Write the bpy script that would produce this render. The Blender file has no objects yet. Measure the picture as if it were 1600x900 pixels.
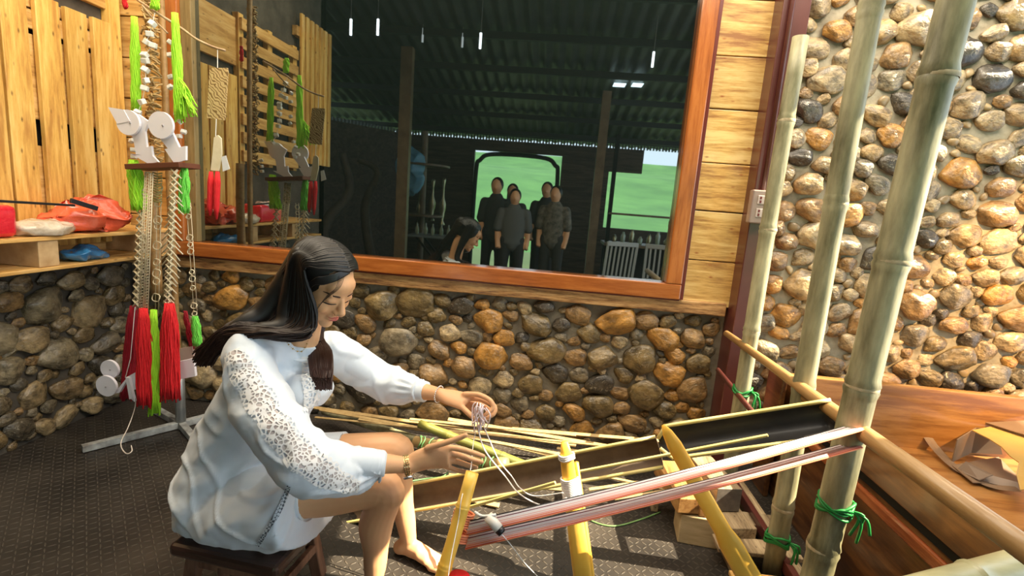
import bpy, bmesh, math, random
import numpy as np
from mathutils import Vector, Matrix, Quaternion, noise
from mathutils.bvhtree import BVHTree
random.seed(7); np.random.seed(7)
S = bpy.context.scene; COL = S.collection; PI = math.pi
# ---------------------------------------------------------------- camera
FOC = 782.0
_d = Vector((70, -130, FOC)).normalized()
_n = Vector((-350, 4518, FOC)); _n = (_n - _n.dot(_d) * _d).normalized()
_r = _n.cross(_d).normalized()
H = 1.3
R3 = Matrix(((_r[0], _r[1], _r[2]), (_d[0], _d[1], _d[2]), (-_n[0], -_n[1], -_n[2])))   # camera (right, down, fwd) -> world
cx, cy, cz = R3 @ Vector((1, 0, 0)), R3 @ Vector((0, -1, 0)), R3 @ Vector((0, 0, -1))
cd = bpy.data.cameras.new('camera'); cam = bpy.data.objects.new('camera', cd); COL.objects.link(cam)
cam.matrix_world = Matrix(((cx[0], cy[0], cz[0], 0), (cx[1], cy[1], cz[1], 0), (cx[2], cy[2], cz[2], H), (0, 0, 0, 1)))
cd.sensor_fit = 'HORIZONTAL'; cd.sensor_width = 36; cd.lens = FOC / 1600 * 36; cd.clip_start = .05; cd.clip_end = 300
S.camera = cam
# ---------------------------------------------------------------- world, sun, added fill lights, exposure
W = bpy.data.worlds.new('sky'); S.world = W; W.use_nodes = True
wn = W.node_tree.nodes; wn['Background'].inputs[0].default_value = (.72, .86, 1, 1); wn['Background'].inputs[1].default_value = 2.4
def lamp(kind, name, loc, direction, energy, color, size=None, size_y=None, angle=None, spot=None):
    l = bpy.data.lights.new(name, kind); o = bpy.data.objects.new(name, l); COL.objects.link(o)
    o.location = loc; o.rotation_euler = Vector(direction).to_track_quat('-Z', 'Y').to_euler()
    l.energy = energy; l.color = color
    if size: l.shape = 'RECTANGLE'; l.size = size; l.size_y = size_y or size
    if angle is not None: l.angle = angle
    if spot: l.spot_size = spot; l.spot_blend = .6; l.shadow_soft_size = .06
    return o
lamp('SUN', 'sun', (9, 1, 9), (-1, .03, -1.0), 19.0, (1, .85, .60), angle=math.radians(.3))
lamp('AREA', 'added_fill_area', (-.5, 1.95, 3.2), (.0, .05, -1), 38, (1, .86, .66), 2.6, .7)  # these area lights are added fill, kept out of the window's reflection
lamp('AREA', 'added_fill_area', (1.7, 1.75, 3.2), (.1, .2, -1), 36, (1, .87, .68), 1.2, .6)
lamp('AREA', 'added_fill_area', (-1.5, 1.45, 3.25), (-.25, .25, -1), 26, (1, .84, .60), 1.0, .6)
lamp('AREA', 'added_fill_area', (.5, .85, 3.32), (-.05, .75, -1), 40, (1, .90, .74), 2.4, .6)
lamp('SPOT', 'added_warm_spot', (2.9, .9, 2.7), (-.55, 1.75, -1.85), 650, (1, .60, .24), spot=math.radians(33))  # unseen spot added to throw the orange patch on the right stones
S.view_settings.view_transform = 'Standard'; S.view_settings.look = 'None'; S.view_settings.exposure = .42
S.view_settings.gamma = 1; S.view_settings.use_curve_mapping = False
# ---------------------------------------------------------------- photograph pixel -> place at a real depth / height / side
def _ray(px, py):
    return R3 @ Vector((px - 800, py - 450, FOC))
def PY(px, py, Y): r = _ray(px, py); r = r * (Y / r[1]); return Vector((r[0], r[1], r[2] + H))
def PZ(px, py, z=0): r = _ray(px, py); r = r * ((z - H) / r[2]); return Vector((r[0], r[1], r[2] + H))
def PX(px, py, x): r = _ray(px, py); r = r * (x / r[0]); return Vector((r[0], r[1], r[2] + H))
# ---------------------------------------------------------------- materials
def mat(name, color, rough=.6, metal=0, noise_amt=0, noise_scale=10, color2=None, bump=0, bump_scale=None, coat=0, stretch=(1, 1, 1), rand=0, sub=0, ior=None, alpha=None, sheen=0, trans=0):
    m = bpy.data.materials.new(name); m.use_nodes = True; nt = m.node_tree; N = nt.nodes; L = nt.links
    b = N['Principled BSDF']
    b.inputs['Base Color'].default_value = (*color, 1); b.inputs['Roughness'].default_value = rough; b.inputs['Metallic'].default_value = metal
    if coat: b.inputs['Coat Weight'].default_value = coat; b.inputs['Coat Roughness'].default_value = .15
    if ior: b.inputs['IOR'].default_value = ior
    if sheen: b.inputs['Sheen Weight'].default_value = sheen
    if trans: b.inputs['Transmission Weight'].default_value = trans
    if sub:
        b.inputs['Subsurface Weight'].default_value = sub; b.inputs['Subsurface Radius'].default_value = (1, .35, .2); b.inputs['Subsurface Scale'].default_value = .012
    if alpha is not None: b.inputs['Alpha'].default_value = alpha
    if color2 or bump or rand:
        tc = N.new('ShaderNodeTexCoord'); mp = N.new('ShaderNodeMapping'); mp.inputs['Scale'].default_value = stretch
        oi = N.new('ShaderNodeObjectInfo'); ad = N.new('ShaderNodeVectorMath'); ad.operation = 'ADD'
        sc = N.new('ShaderNodeMath'); sc.operation = 'MULTIPLY'; sc.inputs[1].default_value = 37
        L.new(oi.outputs['Random'], sc.inputs[0]); L.new(tc.outputs['Object'], ad.inputs[0]); L.new(sc.outputs[0], ad.inputs[1])
        L.new(ad.outputs[0], mp.inputs['Vector'])
        nz = N.new('ShaderNodeTexNoise'); nz.inputs['Scale'].default_value = noise_scale; nz.inputs['Detail'].default_value = 6; nz.inputs['Roughness'].default_value = .6
        L.new(mp.outputs[0], nz.inputs['Vector'])
        rp = N.new('ShaderNodeValToRGB'); rp.color_ramp.elements[0].position = .32; rp.color_ramp.elements[1].position = .68
        rp.color_ramp.elements[0].color = (*color, 1); rp.color_ramp.elements[1].color = (*(color2 or color), 1)
        L.new(nz.outputs['Fac'], rp.inputs[0]); out = rp.outputs[0]
        if rand:
            mr = N.new('ShaderNodeMapRange'); mr.inputs['To Min'].default_value = 1 - rand; mr.inputs['To Max'].default_value = 1 + rand
            hs = N.new('ShaderNodeHueSaturation'); L.new(oi.outputs['Random'], mr.inputs[0]); L.new(mr.outputs[0], hs.inputs['Value']); L.new(out, hs.inputs['Color']); out = hs.outputs[0]
        L.new(out, b.inputs['Base Color'])
        if bump:
            n2 = N.new('ShaderNodeTexNoise'); n2.inputs['Scale'].default_value = bump_scale or noise_scale * 3; n2.inputs['Detail'].default_value = 5
            L.new(mp.outputs[0], n2.inputs['Vector']); bp = N.new('ShaderNodeBump'); bp.inputs['Strength'].default_value = bump; bp.inputs['Distance'].default_value = .01
            L.new(n2.outputs['Fac'], bp.inputs['Height']); L.new(bp.outputs[0], b.inputs['Normal'])
    return m
def wood(name, c1, c2, c3, axis='x', rough=.5, coat=0, scale=1, knots=True, rand=.15, knotcol=None):
    """grain running along one local axis, with knots"""
    m = bpy.data.materials.new(name); m.use_nodes = True; nt = m.node_tree; N = nt.nodes; L = nt.links; b = N['Principled BSDF']
    tc = N.new('ShaderNodeTexCoord'); oi = N.new('ShaderNodeObjectInfo'); sc = N.new('ShaderNodeMath'); sc.operation = 'MULTIPLY'; sc.inputs[1].default_value = 53
    ad = N.new('ShaderNodeVectorMath'); ad.operation = 'ADD'; L.new(oi.outputs['Random'], sc.inputs[0]); L.new(tc.outputs['Object'], ad.inputs[0]); L.new(sc.outputs[0], ad.inputs[1])
    mp = N.new('ShaderNodeMapping'); s = [9 * scale] * 3; s['xyz'.index(axis)] = .9 * scale; mp.inputs['Scale'].default_value = s; L.new(ad.outputs[0], mp.inputs['Vector'])
    n1 = N.new('ShaderNodeTexNoise'); n1.inputs['Scale'].default_value = 1.6; n1.inputs['Detail'].default_value = 3; n1.inputs['Distortion'].default_value = 1.2; L.new(mp.outputs[0], n1.inputs['Vector'])
    n2 = N.new('ShaderNodeTexNoise'); n2.inputs['Scale'].default_value = 9; n2.inputs['Detail'].default_value = 6; n2.inputs['Roughness'].default_value = .7; L.new(mp.outputs[0], n2.inputs['Vector'])
    mx = N.new('ShaderNodeMath'); mx.operation = 'MULTIPLY_ADD'; mx.inputs[1].default_value = .45; L.new(n2.outputs['Fac'], mx.inputs[0])
    m5 = N.new('ShaderNodeMath'); m5.operation = 'MULTIPLY'; m5.inputs[1].default_value = .6; L.new(n1.outputs['Fac'], m5.inputs[0]); L.new(m5.outputs[0], mx.inputs[2])
    rp = N.new('ShaderNodeValToRGB'); e = rp.color_ramp.elements; e[0].position = .40; e[0].color = (*c1, 1); e[1].position = .64; e[1].color = (*c3, 1)
    k = e.new(.52); k.color = (*c2, 1); L.new(mx.outputs[0], rp.inputs[0]); out = rp.outputs[0]
    if knots:
        vo = N.new('ShaderNodeTexVoronoi'); mp2 = N.new('ShaderNodeMapping'); s = [5 * scale] * 3; s['xyz'.index(axis)] = 2.2 * scale; mp2.inputs['Scale'].default_value = s
        L.new(ad.outputs[0], mp2.inputs['Vector']); L.new(mp2.outputs[0], vo.inputs['Vector'])
        r2 = N.new('ShaderNodeValToRGB'); r2.color_ramp.elements[0].position = .03; r2.color_ramp.elements[0].color = (1, 1, 1, 1); r2.color_ramp.elements[1].position = .16; r2.color_ramp.elements[1].color = (0, 0, 0, 1)
        L.new(vo.outputs['Distance'], r2.inputs[0]); mi = N.new('ShaderNodeMix'); mi.data_type = 'RGBA'; L.new(r2.outputs[0], mi.inputs[0]); L.new(out, mi.inputs[6]); mi.inputs[7].default_value = (*(knotcol or [c * .35 for c in c1]), 1); out = mi.outputs[2]
    hs = N.new('ShaderNodeHueSaturation'); mr = N.new('ShaderNodeMapRange'); mr.inputs['To Min'].default_value = 1 - rand; mr.inputs['To Max'].default_value = 1 + rand
    L.new(oi.outputs['Random'], mr.inputs[0]); L.new(mr.outputs[0], hs.inputs['Value']); L.new(out, hs.inputs['Color']); L.new(hs.outputs[0], b.inputs['Base Color'])
    bp = N.new('ShaderNodeBump'); bp.inputs['Strength'].default_value = .25; bp.inputs['Distance'].default_value = .004; L.new(mx.outputs[0], bp.inputs['Height']); L.new(bp.outputs[0], b.inputs['Normal'])
    b.inputs['Roughness'].default_value = rough
    if coat: b.inputs['Coat Weight'].default_value = coat; b.inputs['Coat Roughness'].default_value = .12
    return m
def stone_mat(name, cols, rough=.38):
    m = bpy.data.materials.new(name); m.use_nodes = True; nt = m.node_tree; N = nt.nodes; L = nt.links; b = N['Principled BSDF']
    tc = N.new('ShaderNodeTexCoord'); oi = N.new('ShaderNodeObjectInfo'); sc = N.new('ShaderNodeMath'); sc.operation = 'MULTIPLY'; sc.inputs[1].default_value = 91
    ad = N.new('ShaderNodeVectorMath'); ad.operation = 'ADD'; L.new(oi.outputs['Random'], sc.inputs[0]); L.new(tc.outputs['Object'], ad.inputs[0]); L.new(sc.outputs[0], ad.inputs[1])
    rp = N.new('ShaderNodeValToRGB'); rp.color_ramp.interpolation = 'CONSTANT'; e = rp.color_ramp.elements
    for i, c in enumerate(cols):
        k = e[0] if i == 0 else (e[1] if i == 1 else e.new(i / len(cols)))
        k.position = i / len(cols); k.color = (*c, 1)
    L.new(oi.outputs['Random'], rp.inputs[0])
    n1 = N.new('ShaderNodeTexNoise'); n1.inputs['Scale'].default_value = 1.3; n1.inputs['Detail'].default_value = 8; n1.inputs['Roughness'].default_value = .65; L.new(ad.outputs[0], n1.inputs['Vector'])
    r1 = N.new('ShaderNodeValToRGB'); r1.color_ramp.elements[0].position = .35; r1.color_ramp.elements[0].color = (.30, .27, .23, 1); r1.color_ramp.elements[1].position = .66; r1.color_ramp.elements[1].color = (1.45, 1.28, .98, 1); L.new(n1.outputs['Fac'], r1.inputs[0])
    mu = N.new('ShaderNodeMix'); mu.data_type = 'RGBA'; mu.blend_type = 'MULTIPLY'; mu.inputs[0].default_value = 1; L.new(rp.outputs[0], mu.inputs[6]); L.new(r1.outputs[0], mu.inputs[7])
    vn = N.new('ShaderNodeTexNoise'); vn.inputs['Scale'].default_value = 2.2; vn.inputs['Distortion'].default_value = 2.5; vn.inputs['Detail'].default_value = 3; L.new(ad.outputs[0], vn.inputs['Vector'])
    vr = N.new('ShaderNodeValToRGB'); vr.color_ramp.elements[0].position = .60; vr.color_ramp.elements[0].color = (0, 0, 0, 1); vr.color_ramp.elements[1].position = .72; vr.color_ramp.elements[1].color = (.55, .55, .55, 1); L.new(vn.outputs['Fac'], vr.inputs[0])
    m2 = N.new('ShaderNodeMix'); m2.data_type = 'RGBA'; L.new(vr.outputs[0], m2.inputs[0]); L.new(mu.outputs[2], m2.inputs[6]); m2.inputs[7].default_value = (.42, .36, .26, 1)
    L.new(m2.outputs[2], b.inputs['Base Color'])
    n2 = N.new('ShaderNodeTexNoise'); n2.inputs['Scale'].default_value = 3.5; n2.inputs['Detail'].default_value = 8; L.new(ad.outputs[0], n2.inputs['Vector'])
    bp = N.new('ShaderNodeBump'); bp.inputs['Strength'].default_value = .5; bp.inputs['Distance'].default_value = .02; L.new(n2.outputs['Fac'], bp.inputs['Height']); L.new(bp.outputs[0], b.inputs['Normal'])
    b.inputs['Roughness'].default_value = rough; b.inputs['Coat Weight'].default_value = .35; b.inputs['Coat Roughness'].default_value = .22
    return m
# ---------------------------------------------------------------- mesh helpers: every builder returns (verts, faces)
def cat(*parts):
    v, f = [], []
    for pv, pf in parts:
        n = len(v); v += [Vector(q) for q in pv]; f += [[i + n for i in q] for q in pf]
    return v, f
def box(c, s, rot=None, bev=0):
    """bevelled box: centre, full size, optional 3x3 rotation"""
    bm = bmesh.new(); bmesh.ops.create_cube(bm, size=1)
    for v in bm.verts: v.co = Vector((v.co.x * s[0], v.co.y * s[1], v.co.z * s[2]))
    if bev: bmesh.ops.bevel(bm, geom=bm.edges[:], offset=min(bev, min(s) * .45), segments=2, profile=.5, affect='EDGES')
    M = rot if rot is not None else Matrix.Identity(3)
    bm.verts.ensure_lookup_table()
    v = [M @ q.co + Vector(c) for q in bm.verts]; bm.verts.index_update(); f = [[q.index for q in p.verts] for p in bm.faces]; bm.free()
    return v, f
def bbox(x0, x1, y0, y1, z0, z1, bev=0):
    return box(((x0 + x1) / 2, (y0 + y1) / 2, (z0 + z1) / 2), (abs(x1 - x0), abs(y1 - y0), abs(z1 - z0)), None, bev)
def bar(a, b, w, h, up=(0, 0, 1), bev=0.002):
    """rectangular bar from a to b: w sideways, h along up"""
    a, b = Vector(a), Vector(b); d = b - a; x = d.normalized(); z = Vector(up); z = (z - z.dot(x) * x).normalized(); y = z.cross(x)
    return box((a + b) / 2, (d.length, w, h), Matrix((x, y, z)).transposed(), bev)
def tube(pts, rad, n=12, cap=True, flat=None, side=None, closed=False):
    """loft round or elliptical rings along points; rad: number, list, or list of (a, b); side: direction of a"""
    pts = [Vector(p) for p in pts]; K = len(pts)
    if not isinstance(rad, (list, tuple)): rad = [rad] * K
    T = []
    for i in range(K):
        if closed: t = pts[(i + 1) % K] - pts[i - 1]
        else: t = pts[min(i + 1, K - 1)] - pts[max(i - 1, 0)]
        T.append(t.normalized())
    u = Vector(side) if side is not None else (Vector((0, 0, 1)) if abs(T[0].z) < .9 else Vector((1, 0, 0)))
    v, f = [], []
    for i in range(K):
        if side is not None: u = Vector(side)
        u = u - u.dot(T[i]) * T[i]; u.normalize(); w = T[i].cross(u)
        r = rad[i]; a, b = (r, r) if not isinstance(r, (list, tuple)) else r
        for k in range(n):
            t = 2 * PI * k / n; v.append(pts[i] + u * a * math.cos(t) + w * b * math.sin(t))
    for i in range(K if closed else K - 1):
        for k in range(n):
            j = (i + 1) % K; f.append([i * n + k, i * n + (k + 1) % n, j * n + (k + 1) % n, j * n + k])
    if cap and not closed: f.append(list(range(n))[::-1]); f.append([(K - 1) * n + k for k in range(n)])
    return v, f
def ell(c, r, rot=None, seg=16, rings=10):
    v, f = [], []; M = rot if rot is not None else Matrix.Identity(3); c = Vector(c)
    if not isinstance(r, (list, tuple)): r = (r, r, r)
    v.append(c + M @ Vector((0, 0, r[2])))
    for i in range(1, rings):
        p = PI * i / rings
        for k in range(seg):
            t = 2 * PI * k / seg; v.append(c + M @ Vector((r[0] * math.sin(p) * math.cos(t), r[1] * math.sin(p) * math.sin(t), r[2] * math.cos(p))))
    v.append(c + M @ Vector((0, 0, -r[2]))); n = len(v) - 1
    for k in range(seg): f.append([0, 1 + k, 1 + (k + 1) % seg]); f.append([n, n - seg + (k + 1) % seg, n - seg + k])
    for i in range(rings - 2):
        for k in range(seg): a = 1 + i * seg; f.append([a + k, a + seg + k, a + seg + (k + 1) % seg, a + (k + 1) % seg])
    return v, f
def lathe(c, prof, n=20, axis=None):
    """prof: list of (radius, height)"""
    pts = [Vector(c) + Vector(axis or (0, 0, 1)) * h for r, h in prof]
    return tube(pts, [max(r, .0005) for r, h in prof], n)
def smoothpath(P, m=6):
    P = [Vector(p) for p in P]; out = []
    for i in range(len(P) - 1):
        a, b, c, d = P[max(i - 1, 0)], P[i], P[i + 1], P[min(i + 2, len(P) - 1)]
        for k in range(m):
            t = k / m; out.append(.5 * ((2 * b) + (c - a) * t + (2 * a - 5 * b + 4 * c - d) * t * t + (3 * b - a - 3 * c + d) * t ** 3))
    out.append(P[-1]); return out
def noisy(g, amt, sc, seed=0):
    v, f = g; return [p + noise.noise_vector(p * sc + Vector((seed, seed * 2.3, 0))) * amt for p in v], f
def link(name, me, m, parent=None, loc=(0, 0, 0)):
    o = bpy.data.objects.new(name, me); COL.objects.link(o); o.location = loc
    if m and not me.materials: me.materials.append(m)
    if parent: o.parent = parent
    return o
def wpos(o):
    p = Vector(o.location); q = o.parent
    while q: p = p + Vector(q.location); q = q.parent
    return p
def ob(name, g, m, parent=None, label=None, cat_=None, group=None, kind=None, smooth=False):
    """one object from world-space geometry; its origin goes to its base (top level) or to its own middle (child)"""
    v, f = g; lo = [min(p[i] for p in v) for i in range(3)]; hi = [max(p[i] for p in v) for i in range(3)]
    c = Vector(((lo[0] + hi[0]) / 2, (lo[1] + hi[1]) / 2, (lo[2] + hi[2]) / 2 if parent else lo[2]))
    me = bpy.data.meshes.new(name); me.from_pydata([tuple(Vector(p) - c) for p in v], [], f); me.update()
    if smooth: me.polygons.foreach_set('use_smooth', [True] * len(me.polygons))
    o = link(name, me, m, parent, c - wpos(parent) if parent else c)
    return tag(o, label, cat_, group, kind)
def tag(o, label=None, cat_=None, group=None, kind=None):
    if label: o['label'] = label
    if cat_: o['category'] = cat_
    if group: o['group'] = group
    if kind: o['kind'] = kind
    return o
def empty(name, loc, label=None, cat_=None, group=None, kind=None):
    o = bpy.data.objects.new(name, None); COL.objects.link(o); o.location = loc; o.empty_display_size = .05
    return tag(o, label, cat_, group, kind)
def remesh(g, voxel, smooth_it=3):
    """one continuous surface out of overlapping volumes"""
    v, f = g; me = bpy.data.meshes.new('t'); me.from_pydata([tuple(p) for p in v], [], f); me.update()
    o = bpy.data.objects.new('t', me); COL.objects.link(o)
    md = o.modifiers.new('r', 'REMESH'); md.mode = 'VOXEL'; md.voxel_size = voxel; md.use_smooth_shade = True
    if smooth_it: s = o.modifiers.new('s', 'SMOOTH'); s.factor = .5; s.iterations = smooth_it
    dg = bpy.context.evaluated_depsgraph_get(); dg.update(); m2 = o.evaluated_get(dg).to_mesh()
    vs = [q.co.copy() for q in m2.vertices]; fs = [list(p.vertices) for p in m2.polygons]; ns = [q.normal.copy() for q in m2.vertices]
    bpy.data.objects.remove(o); return vs, fs, ns
# ---------------------------------------------------------------- shared materials
M = {}
M['pine_v'] = wood('pine_upright', (.50, .24, .05), (.72, .42, .10), (.86, .58, .19), 'z', .5, .2, 1)
M['pine_x'] = wood('pine_lengthwise', (.40, .20, .05), (.62, .36, .11), (.76, .50, .20), 'x', .5, .2, 1)
M['pine_y'] = wood('pine_crosswise', (.40, .20, .05), (.60, .34, .10), (.72, .46, .18), 'y', .5, .2, 1)
M['pine_dark'] = wood('pine_dark_boards', (.10, .045, .015), (.20, .09, .03), (.30, .15, .05), 'z', .6, .1, 1)
M['plank'] = wood('yellow_plank', (.30, .12, .03), (.64, .38, .11), (.84, .60, .24), 'x', .45, .3, 1.0, knotcol=(.36, .10, .02))
M['rough_beam'] = wood('rough_beam', (.12, .05, .02), (.42, .22, .08), (.62, .38, .16), 'x', .5, .3, 2.2, knots=False)
M['frame'] = wood('varnished_frame', (.25, .065, .012), (.36, .105, .02), (.46, .15, .032), 'x', .25, .7, 1, knots=False, rand=0)
M['frame_edge'] = mat('frame_edge', (.13, .018, .012), .3, coat=.5)
M['maroon'] = mat('maroon_paint', (.075, .018, .014), .35, color2=(.11, .028, .022), noise_scale=4, coat=.4)
M['dark'] = mat('dark_void', (.01, .009, .008), .9)
M['chest'] = wood('chest_wood', (.045, .015, .005), (.095, .036, .011), (.17, .07, .02), 'y', .3, .5, .9, knots=False, rand=.05)
M['chest_x'] = wood('chest_back_wood', (.20, .075, .018), (.33, .145, .038), (.42, .20, .06), 'x', .3, .5, .9, knots=False, rand=.05)
M['bamboo_green'] = mat('bamboo_green_grey', (.075, .07, .03), .45, color2=(.44, .41, .25), noise_scale=6, bump=.15, coat=.1, stretch=(2.6, 2.6, .55), rand=.1)
M['bamboo_pale'] = mat('bamboo_pale', (.34, .22, .085), .45, color2=(.50, .36, .17), noise_scale=6, bump=.1, coat=.3, stretch=(4, 4, 1), rand=.12)
M['bamboo_yellow'] = mat('bamboo_yellow', (.95, .48, .04), .4, color2=(.98, .64, .12), noise_scale=6, bump=.1, coat=.2, rand=.06)
M['bamboo_in'] = mat('bamboo_inner', (.10, .065, .045), .5, color2=(.17, .12, .08), noise_scale=12, bump=.2)
M['bamboo_black'] = mat('bamboo_blackened', (.008, .008, .009), .55, color2=(.035, .03, .03), noise_scale=8, coat=.1)
M['dowel'] = wood('dowel', (.32, .17, .05), (.42, .24, .085), (.50, .30, .12), 'y', .45, .2, 1, knots=False)
M['timber'] = wood('grey_timber', (.16, .11, .06), (.32, .23, .13), (.46, .35, .21), 'y', .7, 0, 1.5)
M['timber_orange'] = wood('orange_timber', (.26, .11, .03), (.44, .21, .06), (.56, .30, .10), 'y', .6, 0, 1.5)
M['timber_end'] = mat('timber_end', (.10, .09, .08), .8, color2=(.17, .15, .13), noise_scale=30)
M['green_twine'] = mat('green_twine', (.01, .22, .04), .5)
M['green_cord'] = mat('green_cord', (.07, .17, .06), .6)
M['white_thread'] = mat('white_thread', (.85, .82, .80), .7)
M['foam'] = mat('white_foam', (.84, .82, .90), .6)
M['foam_side'] = mat('foam_tint', (.66, .50, .44), .7)
M['neon'] = mat('neon_green_yarn', (.36, .85, .02), .7, color2=(.50, .95, .06), noise_scale=60, bump=.5, stretch=(3, 3, .4))
M['mint'] = mat('bright_green_yarn', (.14, .70, .07), .7, color2=(.26, .85, .12), noise_scale=60, bump=.5, stretch=(3, 3, .4))
M['red_yarn'] = mat('red_yarn', (.70, .006, .012), .7, color2=(.88, .02, .03), noise_scale=60, bump=.6, stretch=(3, 3, .3))
M['dark_red_yarn'] = mat('dark_red_yarn', (.38, .004, .02), .7, color2=(.5, .01, .03), noise_scale=60, bump=.6, stretch=(3, 3, .3))
M['cane'] = mat('plaited_cane', (.70, .60, .40), .6, color2=(.80, .71, .52), noise_scale=20)
M['steel'] = mat('galvanised_steel', (.30, .33, .35), .4, .6, color2=(.42, .42, .40), noise_scale=14)
M['brown_board'] = mat('brown_board', (.13, .04, .018), .6)
M['stool'] = wood('dark_stool_wood', (.02, .01, .007), (.045, .02, .013), (.07, .03, .02), 'x', .35, .4, 1, knots=False)
M['stool_leg'] = wood('brown_stool_leg', (.09, .035, .02), (.17, .08, .045), (.24, .12, .07), 'z', .6, 0, 1, knots=False)
# ================================================================ SETTING
D = 2.65; XL = -2.39
def structure(name, g, m, **k):
    return ob(name, g, m, kind='structure', **k)
# floor: dark studded rubber sheet
fm = bpy.data.materials.new('rubber_floor'); fm.use_nodes = True; nt = fm.node_tree; N = nt.nodes; L = nt.links; b = N['Principled BSDF']
tc = N.new('ShaderNodeTexCoord'); sx = N.new('ShaderNodeSeparateXYZ'); L.new(tc.outputs['Object'], sx.inputs[0])
def mth(op, a, b_=None, c=None):
    n = N.new('ShaderNodeMath'); n.operation = op
    for i, q in enumerate((a, b_, c)):
        if q is None: continue
        if isinstance(q, (int, float)): n.inputs[i].default_value = q
        else: L.new(q, n.inputs[i])
    return n.outputs[0]
P_ = .026
u, v = mth('DIVIDE', sx.outputs[0], P_), mth('DIVIDE', sx.outputs[1], P_)
fu, fv = mth('SUBTRACT', mth('FRACT', u), .5), mth('SUBTRACT', mth('FRACT', v), .5)
par = mth('MULTIPLY_ADD', mth('MODULO', mth('ABSOLUTE', mth('ADD', mth('FLOOR', u), mth('FLOOR', v))), 2), 2, -1)
fu2 = mth('MULTIPLY', fu, par)
a_, b2 = mth('MULTIPLY', mth('ADD', fu2, fv), .707), mth('MULTIPLY', mth('SUBTRACT', fv, fu2), .707)
dist = mth('ADD', mth('POWER', mth('ABSOLUTE', mth('DIVIDE', a_, .50)), 2), mth('POWER', mth('ABSOLUTE', mth('DIVIDE', b2, .13)), 2))
lump = N.new('ShaderNodeMapRange'); lump.inputs['From Min'].default_value = 1.0; lump.inputs['From Max'].default_value = .35; L.new(dist, lump.inputs[0])
nz = N.new('ShaderNodeTexNoise'); nz.inputs['Scale'].default_value = 3.5; nz.inputs['Detail'].default_value = 8; L.new(tc.outputs['Object'], nz.inputs[0])
rp = N.new('ShaderNodeValToRGB'); rp.color_ramp.elements[0].color = (.020, .017, .015, 1); rp.color_ramp.elements[1].color = (.058, .048, .039, 1); rp.color_ramp.elements[0].position = .35; rp.color_ramp.elements[1].position = .7; L.new(nz.outputs[0], rp.inputs[0])
mi = N.new('ShaderNodeMix'); mi.data_type = 'RGBA'; L.new(mth('MULTIPLY', lump.outputs[0], .35), mi.inputs[0]); L.new(rp.outputs[0], mi.inputs[6]); mi.inputs[7].default_value = (.16, .135, .105, 1); L.new(mi.outputs[2], b.inputs['Base Color'])
bp = N.new('ShaderNodeBump'); bp.inputs['Strength'].default_value = .9; bp.inputs['Distance'].default_value = .003; L.new(lump.outputs[0], bp.inputs['Height']); L.new(bp.outputs[0], b.inputs['Normal'])
b.inputs['Roughness'].default_value = .42
structure('floor', bbox(-6, 4.2, -4.6, D + .2, -.08, 0), fm)
# mortar
mortar = mat('mortar', (.13, .11, .08), .8, color2=(.29, .25, .18), noise_scale=7, bump=.8, bump_scale=22)
wood_wall = wood('dark_plank_wall', (.035, .022, .014), (.07, .045, .028), (.11, .07, .045), 'x', .7, 0, 1)
wall_back = structure('wall_back', cat(bbox(XL - .1, 3.3, D, D + .15, 0, 3.9)), mortar)
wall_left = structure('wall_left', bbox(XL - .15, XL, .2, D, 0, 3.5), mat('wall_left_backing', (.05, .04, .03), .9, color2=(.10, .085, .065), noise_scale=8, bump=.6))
# far parts of the hall, seen in the window's reflection
YB = -4.35
structure('wall_far', cat(bbox(-3.0, -1.62, YB - .1, YB, 0, 2.40), bbox(.02, .9, YB - .1, YB, 0, 2.40), bbox(.9, 1.5, YB - .1, YB, 1.98, 2.40), bbox(.9, 2.2, YB - .1, YB, 0, .95), bbox(-1.62, .02, YB - .1, YB, 2.2, 2.40), bbox(2.2, 3.4, YB - .1, YB, 0, .9)), wood_wall)
structure('wall_far_left', cat(bar((-3.0, YB, 1.2), (-5.0, -1.6, 1.2), .1, 2.4), bar((-5.0, -1.6, 1.2), (-5.0, .2, 1.2), .1, 2.4), bbox(-5.0, XL, .2, .3, 0, 3.5)), wood_wall)
dr = empty('door_1', (-.8, YB, 0), kind='structure')
ob('door_frame', tube(smoothpath([(-1.58, YB + .03, 0), (-1.57, YB + .03, 1.75), (-1.50, YB + .03, 2.02), (-1.25, YB + .03, 2.14), (-.35, YB + .03, 2.14), (-.1, YB + .03, 2.02), (-.03, YB + .03, 1.75), (-.02, YB + .03, 0)], 6), .04, 8), M['dark'], dr)
# corrugated roof with purlins, and the corrugated strip under the eaves that lets light through
roofm = mat('corrugated_roof', (.05, .054, .05), .45, .3, color2=(.085, .09, .08), noise_scale=3)
def roof_z(y): return 2.52 + (y - YB) * .19
v, f = [], []
xs = [-6 + i * .04 for i in range(int(10.4 / .04) + 1)]
def roofpatch(xa, xb, ya, yb):
    vv, ff = [], []; n = int(round((xb - xa) / .04)) + 1
    for i in range(n):
        x = xa + i * .04; dz = .018 * math.sin(i * PI / 2 + .7)
        vv += [(x, ya, roof_z(ya) + dz), (x, yb, roof_z(yb) + dz)]
    for i in range(n - 1): ff.append([2 * i, 2 * i + 1, 2 * i + 3, 2 * i + 2])
    return vv, ff
SX0, SX1, SY0, SY1 = 2.92, 4.74, 1.20, 2.80     # unseen gap left in the roof, shaped to let sun onto the floor
ceiling = structure('ceiling', cat(roofpatch(-6, SX0, YB - .3, 3.0), roofpatch(SX0, 6.0, YB - .3, SY0), roofpatch(SX1, 5.52, SY0, 3.0), roofpatch(5.92, 6.4, SY0, 3.0)), roofm, smooth=True)  # roof extended right to shade the bench; last gap lets sun onto the cardboard
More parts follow.
